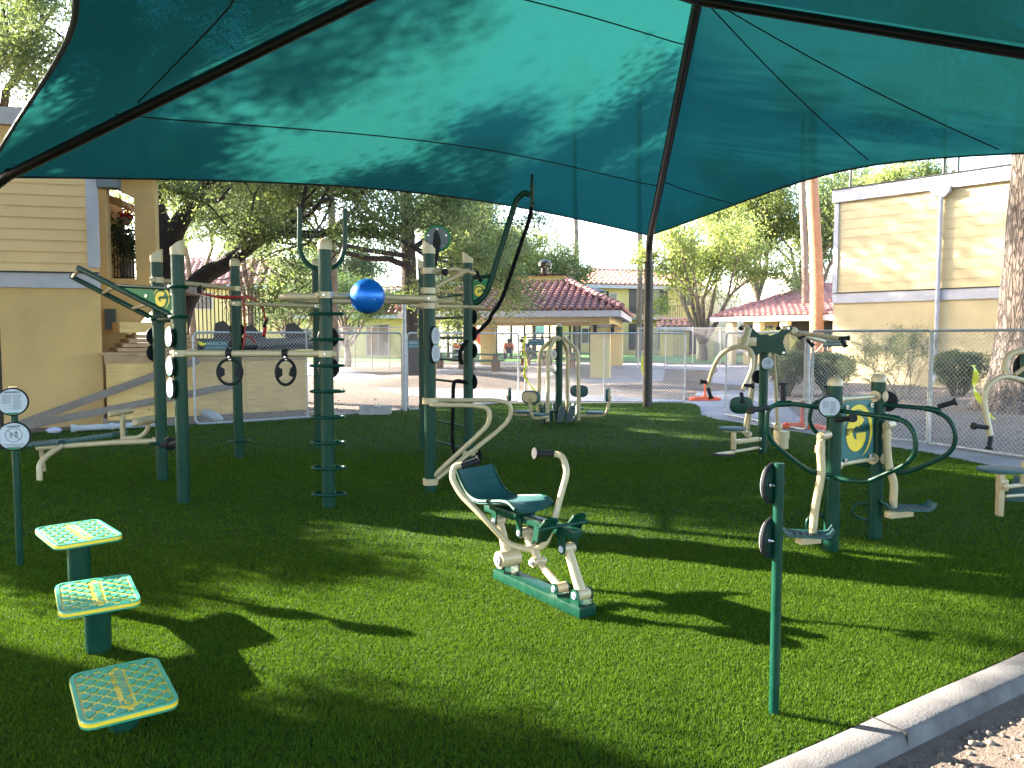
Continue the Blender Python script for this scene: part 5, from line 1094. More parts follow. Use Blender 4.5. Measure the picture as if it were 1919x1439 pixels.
    m = MB(); m.tube(fillet([at('h', hz2), V(893, 569, h, ex), V(913, 548, h, ex), V(968, 372, h, ex), V(984, 360, h, ex), V(994, 366, h, ex)], .16, 6), .038, 12); m.build('rope_arm', GREEN, e)
    m = MB(); pz = V(997, 356, h, ex); m.prism([(-.03, -.22), (.03, -.22), (.035, .06), (0, .2), (-.03, .06)], pz, Vector((.35, 1, 0)).normalized(), UP, .03); m.build('rope_plate', GREEN, e)
    pl = [V(x, y, h, ex) for x, y in ((883, 526), (918, 522), (908, 552), (896, 565), (884, 568))]; m = MB(); m.prism([((p-h).dot(ex), p.z) for p in pl][::-1], Vector((h.x, h.y, 0))-Vector((0, .0, 0)), ex, UP, .012); pn = m.build('emblem_panel', GREENP, e, smooth=False)
    sc = V(899, 546, h, ex)-Vector((0, .012, 0)); swirl(pn, sc, ex, UP, .085, YELL)
    # sit-up bench on post a
    by = RG['a'][0].y; L = lambda x, y, dy=0: P(x, y, by+.25+dy)
    ap = at('a', gz('a', 826)); m = MB(); lo = L(75, 845, 0)
    m.tube([ap, P(215, 829, by+.1), P(70, 839, by+.2)], .032, 12); m.tube([ap-Vector((.1, 0, 0)), ap+Vector((.1, 0, 0))], .045, 12); m.build('bench_beam', BEIGE, e)
    m = MB(); m.tube(fillet([P(118, 834, by+.15), P(90, 852, by+.05), P(74, 868, by-.02), Vector((P(74, 890, by-.04).x, by-.04, 0))], .12), .033, 12); m.build('bench_leg', BEIGE, e)
    m = MB(); m.tube([P(77, 842, by+.5), Vector((P(82, 862, by+.55).x, by+.55, 0))], .025, 10); m.build('bench_leg', BEIGE, e)
    def pad(x0, y0, x1, y1, w, t, nm='bench_pad'):
        p, q_ = P(x0, y0, by+.3), P(x1, y1, by+.22); d = (q_-p).normalized(); sd = UP.cross(d).normalized(); up = d.cross(sd); m = MB(); N = 12
        for k in range(N):     # rounded slats
            c = p.lerp(q_, (k+.5)/N); m.box(c, ((q_-p).length/N*.97, w, t), M=Matrix((d, sd, up)).transposed())
        m.build(nm, TEALP, e, bevel=.008)
    pad(48, 833, 126, 826, .3, .045); pad(122, 827, 226, 812, .3, .045)
    m = MB(); m.tube([P(230, 826, by+.15), P(230, 776, by+.15)], .028, 12); m.build('roller_post', BEIGE, e)
    m = MB(); a_, b_ = P(205, 776, by+.0), P(248, 769, by+.45); m.tube([a_, a_.lerp(b_, .06), a_.lerp(b_, .94), b_], [.022, .036, .036, .022], 14); m.build('foot_roller', BEIGE, e)
    m = MB(); m.tube(fillet([P(228, 821, by+.15), P(262, 820, by+.15), P(277, 806, by+.15), P(279, 790, by+.15)], .08), .026, 10); m.build('roller_arm', BEIGE, e)
    m = MB(); a_, b_ = P(252, 792, by-.12), P(298, 783, by+.4); m.tube([a_, a_.lerp(b_, .06), a_.lerp(b_, .94), b_], [.03, .05, .05, .03], 14); m.build('foot_roller', BEIGE, e)
    m = MB(); m.tube([at('a', gz('a', 834)), at('b', gz('b', 830)).lerp(at('a', gz('a', 834)), .2)], .03, 10); c = at('b', gz('b', 830)).lerp(at('a', gz('a', 832)), .55); m.disc(c, at('a', 0)-at('b', 0), .07, .1, 20); m.build('rubber_stop', RUB, e)
    return at, gz
at, gz = rig()
# ---- blue ball resting in the dip loop
g = RG['d'][0]; bc = P(689, 555, g.y+.12); m = MB(); m.ball(bc, 32.5/F*(g.y+.12), 48, 28); b = m.build('exercise_ball', BLUEB, None, bc, ang=180); tag(b, 'metallic blue exercise ball held between the beige bars', 'ball')
m = MB(); v_ = (Vector((.55, -.8, -.22))).normalized(); m.disc(bc+v_*(32.5/F*(g.y+.12)), v_, .006, .004, 10); m.build('valve', WHITEP, b)
# ---- gymnastic rings
def gring(px, yaw, lab):
    p, q_ = RG['low']; d = (q_-p).normalized(); c = V(px, 662, p, d); e = empty('gym_ring', (c.x, c.y, c.z-.2), lab, 'gym ring', 'black gym rings'); ex = Vector((math.cos(yaw), math.sin(yaw), 0)); rc = c-UP*.18; n = 32; R_ = .112
    m = MB(); m.tube([c+Vector((-.028, 0, 0)), c+Vector((.028, 0, 0))], .042, 14); m.tube([c, c-UP*.06], .014, 8); m.build('hanger', RUB, e)
    m = MB(); m.tube([c-UP*.02, rc+UP*R_], .008, 8); m.disc(c-UP*.035+Vector((0, -.03, 0)), (0, -1, 0), .014, .012, 10); m.disc(c-UP*.06+Vector((.01, -.02, 0)), (.4, -1, 0), .012, .02, 10); m.build('shackle', CHROME, e)
    m = MB(); m.tube([rc+ex*math.cos(2*PI*k/n)*R_+UP*math.sin(2*PI*k/n)*R_*1.08 for k in range(n)], .0145, 10, closed=True); m.build('hoop', RUB, e)
    nrm = ex.cross(UP)
    for s in (-1, 1):
        pts = [(s*R_*math.cos(a), R_*math.sin(a)) for a in [-.55+1.1*k/8 for k in range(9)]]; pts += [(s*(R_*.42+.01*math.cos(k)), y) for k, y in enumerate((.03, .012, -.012, -.03))] if s > 0 else [(s*(R_*.42), y) for y in (.03, .012, -.012, -.03)]
        m = MB(); m.prism(pts, rc, ex, UP, .024); m.build('ring_grip', RUB, e, bevel=.004)
gring(430, .25, 'black gym ring hanging left of the spiked post, facing the viewer'); gring(535, .95, 'black gym ring nearest the spiked post, turned half sideways')
# ---- rope
def rope():
    h = RG['h'][0]; hh = Vector((1, .05, 0)).normalized(); Q = lambda x, y, dy=0: V(x, y, h+Vector((0, dy, 0)), hh)
    m = MB(); pts = spline([Q(997, 378), Q(992, 410), Q(975, 460), Q(955, 520), Q(938, 565), Q(921, 590), Q(917, 600), Q(900, 618), Q(884, 632), Q(868, 648, -.1), Q(862, 668, -.12), Q(866, 682, -.1)], 8)
    m.tube(pts, [.024+.003*(i % 2) for i in range(len(pts))], 8)
    o = m.build('climbing_rope', ROPE, None, pts[0]); tag(o, 'black braided rope sweeping down from the tall curved arm', 'rope')
    m = MB(); pts = spline([Q(884, 700, .05), Q(888, 712, .05), Q(884, 722, .02), Q(870, 716, -.08), Q(856, 714, -.12), Q(850, 722, -.12), Q(849, 760, -.12), Q(848, 800, -.12), Q(849, 835, -.12), Q(858, 862, -.12), Q(880, 868, -.12), Q(897, 862, -.12), Q(900, 850, -.1), Q(894, 847, -.05)], 8)
    m.tube(pts, [.023+.003*(i % 2) for i in range(len(pts))], 8); o = m.build('battle_rope', ROPE, None, pts[0]); tag(o, 'black rope tail hanging straight down over a green ladder rung', 'rope')
    c = Q(882, 850, -.1); m = MB(); m.tube([c-Vector((.1, 0, 0)), c-Vector((.08, 0, 0)), c+Vector((.04, 0, 0)), c+Vector((.06, 0, 0))], [.02, .035, .035, .02], 12); m.cyl(c+Vector((.0, 0, .03)), c+Vector((.09, 0, .04)), .03); o = m.build('rope_anchor', BEIGE, None, c); tag(o, 'beige clamp anchoring the rope end near the foot of the rung ladder', 'rope anchor')
rope()
# ---- red resistance bands
def bands():
    p = at('a', 0); d = (at('c', 0)-p).normalized(); o = p
    Q = lambda x, y, s=0: V(x, y, o, d, s)
    e = empty('resistance_band', Q(372, 545), 'red stretch bands with black handles draped from the upper beige rail', 'resistance band'); m = MB()
    m.tube(spline([Q(372, 548), Q(395, 554), Q(420, 559), Q(445, 557, .1), Q(462, 556, .1), Q(480, 563, .1), Q(493, 580, .1), Q(498, 600, .1)], 6), .012, 8)
    m.tube(spline([Q(380, 550), Q(410, 556), Q(440, 556, .1), Q(455, 560, .1), Q(457, 590, .1), Q(459, 620, .1), Q(457, 640, .1), Q(455, 655, .1)], 6), .012, 8); m.tube(spline([Q(458, 628, .1), Q(470, 632, .1), Q(478, 642, .1)], 5), .012, 8); m.build('band', RED, e)
    m = MB(); m.cyl(Q(500, 598, .1), Q(495, 612, .1), .022); m.cyl(Q(372, 534), Q(373, 549), .03); m.cyl(Q(455, 652, .1), Q(480, 650, .1), .028); m.build('handle', RUB, e); m = MB(); m.tube([Q(498, 612, .1), Q(494, 630, .1)], [.02, .03], 8); m.build('red_grip', RED, e)
bands()
# ================================================================== STEP PLATFORMS
def step(quad_px, post_px, post_w, z, lab, wtxt=True):
    q = [G(x, y, z) for x, y in quad_px]      # back-left, back-right, front-right, front-left
    c = (q[0]+q[1]+q[2]+q[3])/4; ex = ((q[1]-q[0])+(q[2]-q[3])); ex.z = 0; W = ex.length/2; ex.normalize(); ey = UP.cross(ex); Hh = (((q[0]-q[3])+(q[1]-q[2]))/2).dot(ey)
    S = W; ey = ey*(Hh*.95/W)
    e = empty('step_platform', (c.x, c.y, 0), lab, 'step platform', 'green diamond patterned step platforms'); hw = W/2; r = .045
    def rr(hx, hy, r): return [(x*(hx-r)+r*math.cos(a0+t*PI/8), y*(hy-r)+r*math.sin(a0+t*PI/8)) for x, y, a0 in ((1, 1, 0), (-1, 1, PI/2), (-1, -1, PI), (1, -1, 1.5*PI)) for t in range(5)]
    m = MB(); m.prism(rr(hw, hw, r), c-UP*.014, ex, ey, .012); m.prism(rr(hw*.99, hw*.99, r), c-UP*.0048, ex, ey, .006); pl = m.build('yellow_core', YELL, e, bevel=.002)
    m = MB(); m.prism(rr(hw, hw, r), c-UP*.024, ex, ey, .006); m.build('under_plate', STEPG, e)
    # green top skin: rounded border ring + diamonds
    m = MB(); o = c+UP*.0; out = rr(hw, hw, r); inn = rr(hw*.9, hw*.93, r*.7); n = len(out); zt = .0035
    vs = [o+ex*x+ey*y-UP*.002 for x, y in out]+[o+ex*x*.99+ey*y*.99+UP*zt for x, y in out]+[o+ex*x+ey*y+UP*zt for x, y in inn]+[o+ex*x+ey*y-UP*.002 for x, y in inn]
    for lv in range(3): m.add([vs[lv*n+i] for i in range(n)]+[vs[(lv+1)*n+i] for i in range(n)], [(i, (i+1) % n, n+(i+1) % n, n+i) for i in range(n)])
    bm = bmesh.new(); lim = hw*.86; bw = hw*.17; k = hw*.40; kk = hw*.27; gap = .0075
    def clip(poly, f):
        out = []
        for i in range(len(poly)):
            a, b = poly[i], poly[(i+1) % len(poly)]; fa, fb = f(a), f(b)
            if fa >= 0: out.append(a)
            if (fa >= 0) != (fb >= 0): t = fa/(fa-fb); out.append((a[0]+(b[0]-a[0])*t, a[1]+(b[1]-a[1])*t))
        return out
    for i in range(-8, 9):
        for j in range(-12, 13):
            if (i+j) % 2: continue
            cx, cy = i*k*.5, j*kk*.5*1.25; s = 1-gap/(k*.36)
            poly = [(cx+k*.5*s, cy), (cx, cy+kk*.625*s), (cx-k*.5*s, cy), (cx, cy-kk*.625*s)]
            for f in (lambda p: lim-p[0], lambda p: p[0]+lim, lambda p: hw*.91-p[1], lambda p: p[1]+hw*.91): poly = clip(poly, f) if len(poly) > 2 else []
            regs = [poly] if True else []
            # leave the lettering strip free
            res = []
            if len(poly) > 2:
                left = clip(poly, lambda p: -bw-p[0]); right = clip(poly, lambda p: p[0]-bw); mid = clip(clip(poly, lambda p: p[0]+bw), lambda p: bw-p[0])
                res = [left, right]
                if len(mid) > 2: res += [clip(mid, lambda p: p[1]-hw*.80), clip(mid, lambda p: -hw*.80-p[1])]
            for pg in res:
                if len(pg) > 2: m.prism(pg, o+UP*.0005, ex, ey, .006)
    m.build('top_skin', STEPG, e, smooth=False)
    tx = text_mb('Greenfields', o+UP*.001, ey, -ex, hw*.33, .0035, bold=.035, sx=.95); tx.build('lettering', STEPG, e, smooth=False)
    for sx, sy in ((-.68, -.62), (-.68, .0), (-.62, .72), (.68, -.55), (.62, .05), (.7, .6)): m = MB(); m.disc(o+ex*hw*sx+ey*hw*sy+UP*.005, UP, .007, .004, 12); m.build('bolt', BOLTD, e)
    m = MB(); g = Vector((c.x, c.y, 0)); m.cyl(g-UP*.02, Vector((g.x, g.y, z-.027)), post_w/2, n=28); m.build('post', GREEN, e)
BOLTD = simple('dull_bolt', (.25, .26, .27), (.2, .2, .2), .5)
STEPG = simple('mint_green_rubber', (.02, .25, .15), (.03, .29, .18), .45, 30, bmp=.3, bscale=200, bd=.001)
step(((128, 1264), (296, 1226), (338, 1319), (150, 1363)), None, .115, .17, 'nearest and lowest of the three green step platforms, its word clearly readable')
step(((99, 1095), (241, 1073), (268, 1128), (113, 1153)), None, .125, .31, 'middle green step platform')
step(((77, 987), (198, 969), (218, 1007), (87, 1028)), None, .125, .46, 'farthest and tallest green step platform')
# ================================================================== INFO POSTS
def info_left():
    g = G(38, 1060); e = empty('information_post', g, 'thin green post with two round white instruction discs at the left edge', 'information post'); zt = P(960, 730, g.y).z
    m = MB(); m.cyl(g-UP*.02, (g.x, g.y, zt), .024, n=16); m.build('post', GREEN, e); m = MB(); m.cyl((g.x, g.y, zt), (g.x, g.y, zt+.02), .028); m.build('cap', BEIGE, e)
    ax = Vector((.42, -.9, 0)).normalized()
    for y, dt, r in ((752, 1, .1), (816, 2, .104)):
        c = Vector((g.x, g.y, P(960, y, g.y).z))+ax*.04; b = disc_sign(e, c, ax, r, detail=dt)
        ex = UP.cross(ax).normalized(); text_mb('GREENFIELDS' if dt == 1 else 'WARNING', c+ax*.0175+UP*r*.68, ex, UP, r*.16, .001, bold=.02).build('heading', INK, b, smooth=False)
info_left()
def info_right():
    g = G(1450, 1338); e = empty('information_post', g, 'thin green post in the right foreground carrying two round signs seen from behind', 'information post'); zt = P(960, 868, g.y).z
    m = MB(); m.cyl(g-UP*.02, (g.x, g.y, zt), .0215, n=20); m.build('post', GREEN, e)
    ax = Vector((-.72, .69, 0)).normalized()
    for y in (907, 1010):
        c = Vector((g.x, g.y, P(960, y, g.y).z))+ax*.032; b = disc_sign(e, c, ax, .09, t=.02)
        m = MB(); m.disc(c-ax*.012, ax, .076, .006, 36); m.build('back_plate', GREEN, b); ex = UP.cross(ax)
        for s in (-1, 1): m = MB(); q_ = c-ax*.018+ex*s*.048; m.cyl(q_, q_-ax*.02, .005, n=8); m.disc(q_, ax, .011, .006, 12); m.build('bolt', CHROME, b)
        for rr in (.055, .066): m = MB(); u = ex; m.tube([c-ax*.016+(u*math.cos(t)+UP*math.sin(t))*rr for t in [2*PI*k/30 for k in range(30)]], .0015, 5, closed=True); m.build('rib', RUB, b)
info_right()
# ================================================================== ROWER
def rower():
    F0 = G(938, 1082); F1 = G(1102, 1158); F0.z = F1.z = 0; d = (F1-F0).normalized(); o = F0; s = Vector((d.y, -d.x, 0))   # s: to the viewer's left/front side
    if s.x > 0: s = -s
    off = lambda k: k
    def Q(x, y, k=0): return V(x, y, o+s*k, d)
    e = empty('rowing_machine', (F0+F1)/2, 'beige and green outdoor rowing machine in the middle of the lawn', 'rowing machine')
    L = (F1-F0).length
    m = MB(); M = Matrix((d, s, UP)).transposed(); c = o+d*L/2; m.box((c.x, c.y, .035), (L, .13, .07), M=M); m.build('base_beam', GREEN, e, bevel=.008)
    def joint(p, r, w, nm='pivot', bk=True, par=None, rb=None):
        m = MB(); m.tube([p-s*w/2, p+s*w/2], r, 20); j = m.build(nm, BEIGE, par or e)
        for sg in (-1, 1): m = MB(); m.disc(p+s*sg*(w/2+.012), s*sg, r*.62, .012, 16); m.disc(p+s*sg*(w/2+.02), s*sg, r*.3, .01, 10); m.build('pivot_cap', WHITEP if r < .06 else BEIGE, j)
        return j
    def bracket(p, to, w, h=.05):   # pair of green cheek plates from pivot p towards 'to'
        v = (to-p); l = v.length; v.normalize(); n = s.cross(v)
        for sg in (-1, 1):
            m = MB(); pts = [(-h*.5*math.cos(a)*0-math.sin(a)*h*.55*1.0, 0) for a in (0,)]; poly = [(math.cos(a)*h*.55, math.sin(a)*h*.55) for a in [PI/2+PI*k/8 for k in range(9)]]+[(l, -h*.55), (l, h*.55)]
            m.prism(poly, p+s*sg*(w/2+.004), v, n, .009); m.build('bracket', GREEN, e)
    # points
    pd = Q(952, 1046); pt = Q(936, 975); pm_t = Q(984, 997); pm_m = Q(1008, 1052); pl = Q(1050, 1101); pf_t = Q(1064, 1027); pf_b = Q(1090, 1113)
    joint(pd, .058, .15, 'drum'); bracket(pd, Vector((pd.x, pd.y, .06)), .11, .08)
    m = MB(); m.tube([pd, pt], [.036, .026], 14); m.build('rear_strut', BEIGE, e); joint(pt, .03, .07); bracket(pt, pt+UP*.12, .075)
    joint(pm_t, .032, .08); bracket(pm_t, pm_t+UP*.10, .085); j2 = Q(1003, 1035)
    m = MB(); m.tube([pm_t, j2, pm_m], [.026, .03, .026], 14); m.build('rocker', BEIGE, e); joint(pm_m, .03, .09)
    m = MB(); m.tube([pm_m, pl], [.022, .026], 12); m.build('link_rod', BEIGE, e); joint(pl, .032, .08); bracket(pl, Vector((pl.x, pl.y, .06)), .085, .06)
    m = MB(); m.tube([pf_t, pf_b], [.028, .034], 14); m.build('front_strut', BEIGE, e); joint(pf_t, .033, .08); joint(pf_b, .036, .09); bracket(pf_t, pf_t+UP*.09, .085, .06); bracket(pf_b, Vector((pf_b.x, pf_b.y, .06)), .095, .07)
    tb0 = Q(915, 958); tb1 = Q(1083, 998); tb1.z = tb0.z = (tb0.z+tb1.z)/2-.0; m = MB(); tz = Q(1083, 1001).z; t0 = Vector((tb0.x, tb0.y, Q(990, 975).z)); t1 = Vector((tb1.x, tb1.y, tz)); m.bar(t0, t1, .075, .05); m.build('upper_beam', GREEN, e, bevel=.006)
    # seat shell
    prof = [(868, 884), (878, 905), (893, 926), (915, 938), (945, 938), (975, 940), (1000, 952)]
    cl = spline([Q(x, y, 0) for x, y in ((890, 872), (898, 893), (912, 918), (930, 930), (955, 931), (985, 932), (1002, 946))], 4); N = len(cl); wd = .30; m = MB(); vs = []; nw = 8
    for layer in (0, 1):
        for i, p in enumerate(cl):
            t = (cl[min(i+1, N-1)]-cl[max(i-1, 0)]).normalized(); nn = t.cross(s); nn = nn if nn.z > 0 else -nn
            for k in range(nw+1):
                y = (k/nw-.5); dip = .03*(1-(2*y)**2); w = wd*(1-.06*math.cos(i/N*6)); vs.append(p+s*y*w-nn*dip-(nn*.028 if layer else nn*0))
    W = nw+1; f1 = [(i*W+k, i*W+k+1, (i+1)*W+k+1, (i+1)*W+k) for i in range(N-1) for k in range(nw)]; off_ = N*W
    fs = f1+[tuple(reversed([v+off_ for v in f])) for f in f1]
    for i in range(N-1): fs += [(i*W, (i+1)*W, off_+(i+1)*W, off_+i*W), ((i+1)*W+nw, i*W+nw, off_+i*W+nw, off_+(i+1)*W+nw)]
    fs += [(k+1, k, off_+k, off_+k+1) for k in range(nw)]+[((N-1)*W+k, (N-1)*W+k+1, off_+(N-1)*W+k+1, off_+(N-1)*W+k) for k in range(nw)]
    m.add(vs, fs); st = m.build('seat', TEALP, e, ang=60)
    for sg in (-1, 1):
        m = MB(); m.tube([p+s*sg*wd*.5-UP*.012 for p in cl], .013, 8); m.build('seat_edge', GREEN, st)
    m = MB(); a = Q(935, 958); b_ = Q(985, 968); m.bar(Vector((a.x, a.y, t0.z+.035)), Vector((b_.x, b_.y, t0.z+.035)), .16, .03); m.build('seat_support', GREEN, e, bevel=.005)
    # foot rests
    fc = Q(1055, 985); m = MB(); m.tube([fc+s*.19+UP*.0, fc-s*.19], .014, 10); m.build('foot_bar', GREEN, e)
    for sg, (x, y) in ((1, (1033, 998)), (-1, (1083, 975))):
        c = fc+s*sg*.11; m = MB(); up = (UP*.8+d*.6).normalized(); m.prism([(-.055, -.13), (.055, -.13), (.062, .02), (.05, .07), (.0, .085), (-.05, .07), (-.062, .02)], c-d*.015, s, up, .014); m.build('foot_plate', GREEN, e, bevel=.003)
        m = MB(); m.bar(c+s*.055*sg-up*.1, c+s*.055*sg+up*.02+d*-.05, .008, .05); m.build('foot_guard', GREEN, e)
    # handles
    m = MB(); jz = Q(1003, 1030); k1 = s*.05
    m.tube(fillet([jz, Q(980, 1028, .05), Q(953, 1020, .10), Q(915, 978, .2), Q(862, 925, .28), Q(846, 893, .30), Q(852, 873, .28), Q(866, 871, .24)], .1, 5), .021, 12); h1 = m.build('handle_bar', BEIGE, e)
    g0 = Q(864, 874, .25); g1 = Q(897, 862, .13); m = MB(); m.tube([g0, g0.lerp(g1, .93), g0.lerp(g1, .94), g1], [.024, .024, .034, .034], 14); m.build('grip', RUB, h1)
    m = MB(); m.tube(fillet([jz, Q(1022, 1020, -.06), Q(1036, 985, -.12), Q(1052, 925, -.2), Q(1064, 882, -.25), Q(1053, 853, -.25), Q(1036, 850, -.22)], .1, 5), .021, 12); h2 = m.build('handle_bar', BEIGE, e)
    g0 = Q(1037, 850, -.22); g1 = Q(1001, 849, -.08); m = MB(); m.tube([g0, g0.lerp(g1, .9), g0.lerp(g1, .91), g1], [.023, .023, .038, .038], 14); m.build('grip', RUB, h2)
rower()
# ================================================================== PENDULUM STATION (four hanging seats)
def pendulum():
    g = G(1047, 793); Y = g.y; e = empty('leg_press_station', g, 'four seat station with hanging beige arms round a green post, near the brown canopy post', 'exercise machine'); zt = P(960, 612, Y).z; k = Y/F
    m = MB(); m.cyl(g-UP*.02, (g.x, g.y, zt), .066, n=20); m.build('post', GREEN, e); m = MB(); m.ball((g.x, g.y, zt), .066, 16, 8); m.build('cap', BEIGE, e)
    ph = zt-.22; top = Vector((g.x, g.y, ph))
    for i, (dirx, diry, seat) in enumerate(((-1, -.05, 1), (-.62, -.85, 1), (.45, .8, 1), (1, -.25, 1))):
        v = Vector((dirx, diry, 0)).normalized(); sd = Vector((-v.y, v.x, 0)); 
        m = MB(); m.tube([top+v*.10-sd*.07, top+v*.10+sd*.07], .05, 14); m.disc(top+v*.10-sd*.08, sd, .035, .02, 12); m.disc(top+v*.10+sd*.08, sd, .035, .02, 12); m.build('hinge', BEIGE, e)
        R1 = .36; zb = .17
        m = MB(); m.tube(fillet([top+v*.1, top+v*(R1)-UP*.22, Vector((g.x, g.y, .0))+v*(R1+.02)+UP*(zb)], .12, 5), .036, 12); arm = m.build('swing_arm', BEIGE, e)
        # seat carrier
        p = Vector((g.x, g.y, 0))+v*(R1+.02); m = MB(); m.tube(fillet([p+UP*(zb+.02), p+v*.02+UP*(zb-.02), p+v*.52+UP*(zb+.0), p+v*.58+UP*(zb+.36)], .13, 5), .03, 10); m.tube([p+UP*(zb+.12), p+UP*(zb-.1)], .035, 10); m.build('seat_carrier', BEIGE, e)
        c = p+v*.3+UP*(zb+.055); M = Matrix((v, sd, UP)).transposed(); m = MB(); m.prism([(x*.17*(1-.1*(abs(y) > .5)), y*.17) for x, y in ((-1, -.8), (-.8, -1), (.8, -1), (1, -.8), (1, .8), (.8, 1), (-.8, 1), (-1, .8))], c, v, sd, .03); m.build('seat', TEALP, e, bevel=.008)
        bc = p+v*.54+UP*(zb+.38); ov = [(math.copysign(abs(math.cos(t))**.6, math.cos(t))*.19, math.copysign(abs(math.sin(t))**.75, math.sin(t))*.12) for t in [2*PI*q/24 for q in range(24)]]
        m = MB(); m.prism(ov, bc, sd, UP, .045); b = m.build('backrest', TEALP, e, bevel=.008); m = MB(); m.prism([(x*.82, y*.75) for x, y in ov], bc+v*.03, sd, UP, .012); m.build('back_plate', BEIGE, b)
    for a in range(4):
        v = Vector((math.cos(a*PI/2+.4), math.sin(a*PI/2+.4), 0)); m = MB(); m.tube([g+v*.05+UP*.22, g+v*.3+UP*.22, g+v*.3-UP*.02], .025, 8); m.build('foot_frame', GREEN, e)
        for s_ in (-1, 1): sd = Vector((-v.y, v.x, 0)); m = MB(); m.prism([(-.06, -.16), (.06, -.16), (.07, .1), (.04, .17), (-.04, .17), (-.07, .1)], g+v*.3+sd*.1*s_+UP*.2, sd, (UP*.9+v*.35).normalized(), .02); m.build('foot_plate', GREY if a == 3 else TEALP, e)
    for y in (664, 690): disc_sign(e, Vector((g.x, g.y, P(960, y, Y).z))+Vector((-.085, -.05, 0)), (-.85, -.53, 0), .1)
pendulum()
# ================================================================== CHEST PRESS
def chest():
    g = G(1428, 848); Y = g.y; e = empty('chest_press_machine', g, 'chest press machine with a green X shaped plate, arched beige arms and black grips', 'exercise machine')
    Q = lambda x, y, dy=0: P(x, y, Y+dy)
    zt = P(960, 640, Y).z; m = MB(); m.cyl(g-UP*.02, (g.x, g.y, zt+.1), .062, n=20); m.build('post', GREEN, e)
    m = MB(); m.ball(Q(1430, 634), .07, 16, 8, (1, 1, .7)); m.build('cap', BEIGE, e)
    for dy in (-.13, .11):
        c = Q(1436, 642, dy); k = (Y+dy)/F; xp = [(-41, -30), (-30, -31), (-16, -17), (2, -12), (22, -18), (32, -29), (45, -32), (48, -25), (34, -12), (31, 0), (36, 15), (38, 23), (26, 24), (14, 19), (-4, 18), (-24, 25), (-31, 24), (-29, 12), (-28, -2), (-34, -16)]
        m = MB(); m.prism([(x*k, -y*k) for x, y in xp], c, Vector((1, 0, 0)), UP, .02); pl = m.build('plate', GREEN, e, smooth=False)
        for x, y in ((-34, -27), (40, -27), (-26, 20), (32, 19)):
            m = MB(); m.disc(c+Vector((x*k, -.014 if dy < 0 else .014, -y*k)), (0, -1, 0), .022, .012, 14); m.build('bolt', CHROME, pl)
    # top cross sleeves
    for x0 in (1400, 1470): m = MB(); m.tube([Q(x0, 614, -.18), Q(x0+2, 614, .2)], .032, 14); m.build('sleeve', BEIGE, e); m = MB(); m.tube([Q(x0-12, 615, -.1), Q(x0-10, 615, .1)], .03, 12); m.build('stop', RUB, e)
    m = MB(); m.tube([Q(1403, 616, -.15), Q(1394, 650, -.35)], .045, 12); m.box(Q(1400, 640, -.2), (.22, .14, .12)); m.build('arm_block', BEIGE, e, bevel=.01)
    m = MB(); m.tube(fillet([Q(1327, 722, -.1), Q(1336, 690, -.18), Q(1352, 660, -.3), Q(1385, 647, -.4), Q(1410, 656, -.5), Q(1411, 690, -.55), Q(1391, 732, -.6)], .18, 6), .030, 12); m.build('press_arm', BEIGE, e)
    for a, b in (((1312, 715, -.1), (1325, 716, -.1)), ((1327, 727, -.1), (1333, 747, -.15)), ((1413, 723, -.62), (1393, 722, -.6)), ((1389, 736, -.6), (1393, 755, -.65))):
        p, q_ = Q(*a), Q(*b); m = MB(); m.tube([p, p.lerp(q_, .2), p.lerp(q_, .22), q_] if a[0] in (1312, 1413) else [p, q_.lerp(p, .2), q_.lerp(p, .18), q_], [.038, .038, .025, .025] if a[0] in (1312, 1413) else [.025, .025, .036, .036], 14); m.build('grip', RUB, e)
    # right arms reaching out with black handles
    m = MB(); m.tube([Q(1478, 618, 0), Q(1500, 624, -.1), Q(1574, 634, -.5)], .03, 12); m.tube([Q(1478, 622, .2), Q(1500, 628, .3), Q(1545, 640, .6)], .03, 12); m.disc(Q(1487, 620, -.1), (0, -1, 0), .055, .06, 18); m.build('pull_arm', BEIGE, e)
    for a, b in (((1571, 634, -.5), (1592, 633, -.52)), ((1577, 637, -.5), (1586, 650, -.52)), ((1512, 626, .3), (1496, 633, .3)), ((1512, 636, .4), (1524, 648, .4))): p, q_ = Q(*a), Q(*b); m = MB(); m.tube([p, p.lerp(q_, .8), p.lerp(q_, .82), q_], [.025, .025, .034, .034], 12); m.build('grip', RUB, e)
    # long rods
    for a, b in (((1449, 660, .1), (1457, 800, .3)), ((1418, 660, .15), (1400, 815, .3)), ((1411, 700, .2), (1394, 812, .2))): m = MB(); m.tube([Q(*a), Q(*a).lerp(Q(*b), .5)+Vector((.01, 0, 0)), Q(*b)], .024, 10); m.build('link_rod', BEIGE, e)
    m = MB(); q_ = Q(1458, 800, .3); m.disc(q_, (0, -1, 0), .06, .1, 18); m.tube([q_, Q(1462, 824, .3)], .04); m.build('weight_joint', BEIGE, e)
    c = Vector((Q(1464, 835, .3).x, Y+.3, 0)); m = MB(); m.cyl(c+UP*.02, c+UP*.16, .10, n=24); m.cyl(c+UP*.165, c+UP*.27, .11, n=24); m.build('counterweight', BEIGE, e)
    # seat
    cs = Q(1372, 803, -.5); ov = [(math.cos(t)*.18+(.0), math.sin(t)*.17) for t in [2*PI*q_/28 for q_ in range(28)]]; m = MB(); m.prism(ov, cs, Vector((1, 0, 0)), Vector((0, 1, 0)), .035); m.build('seat', TEALP, e, bevel=.01)
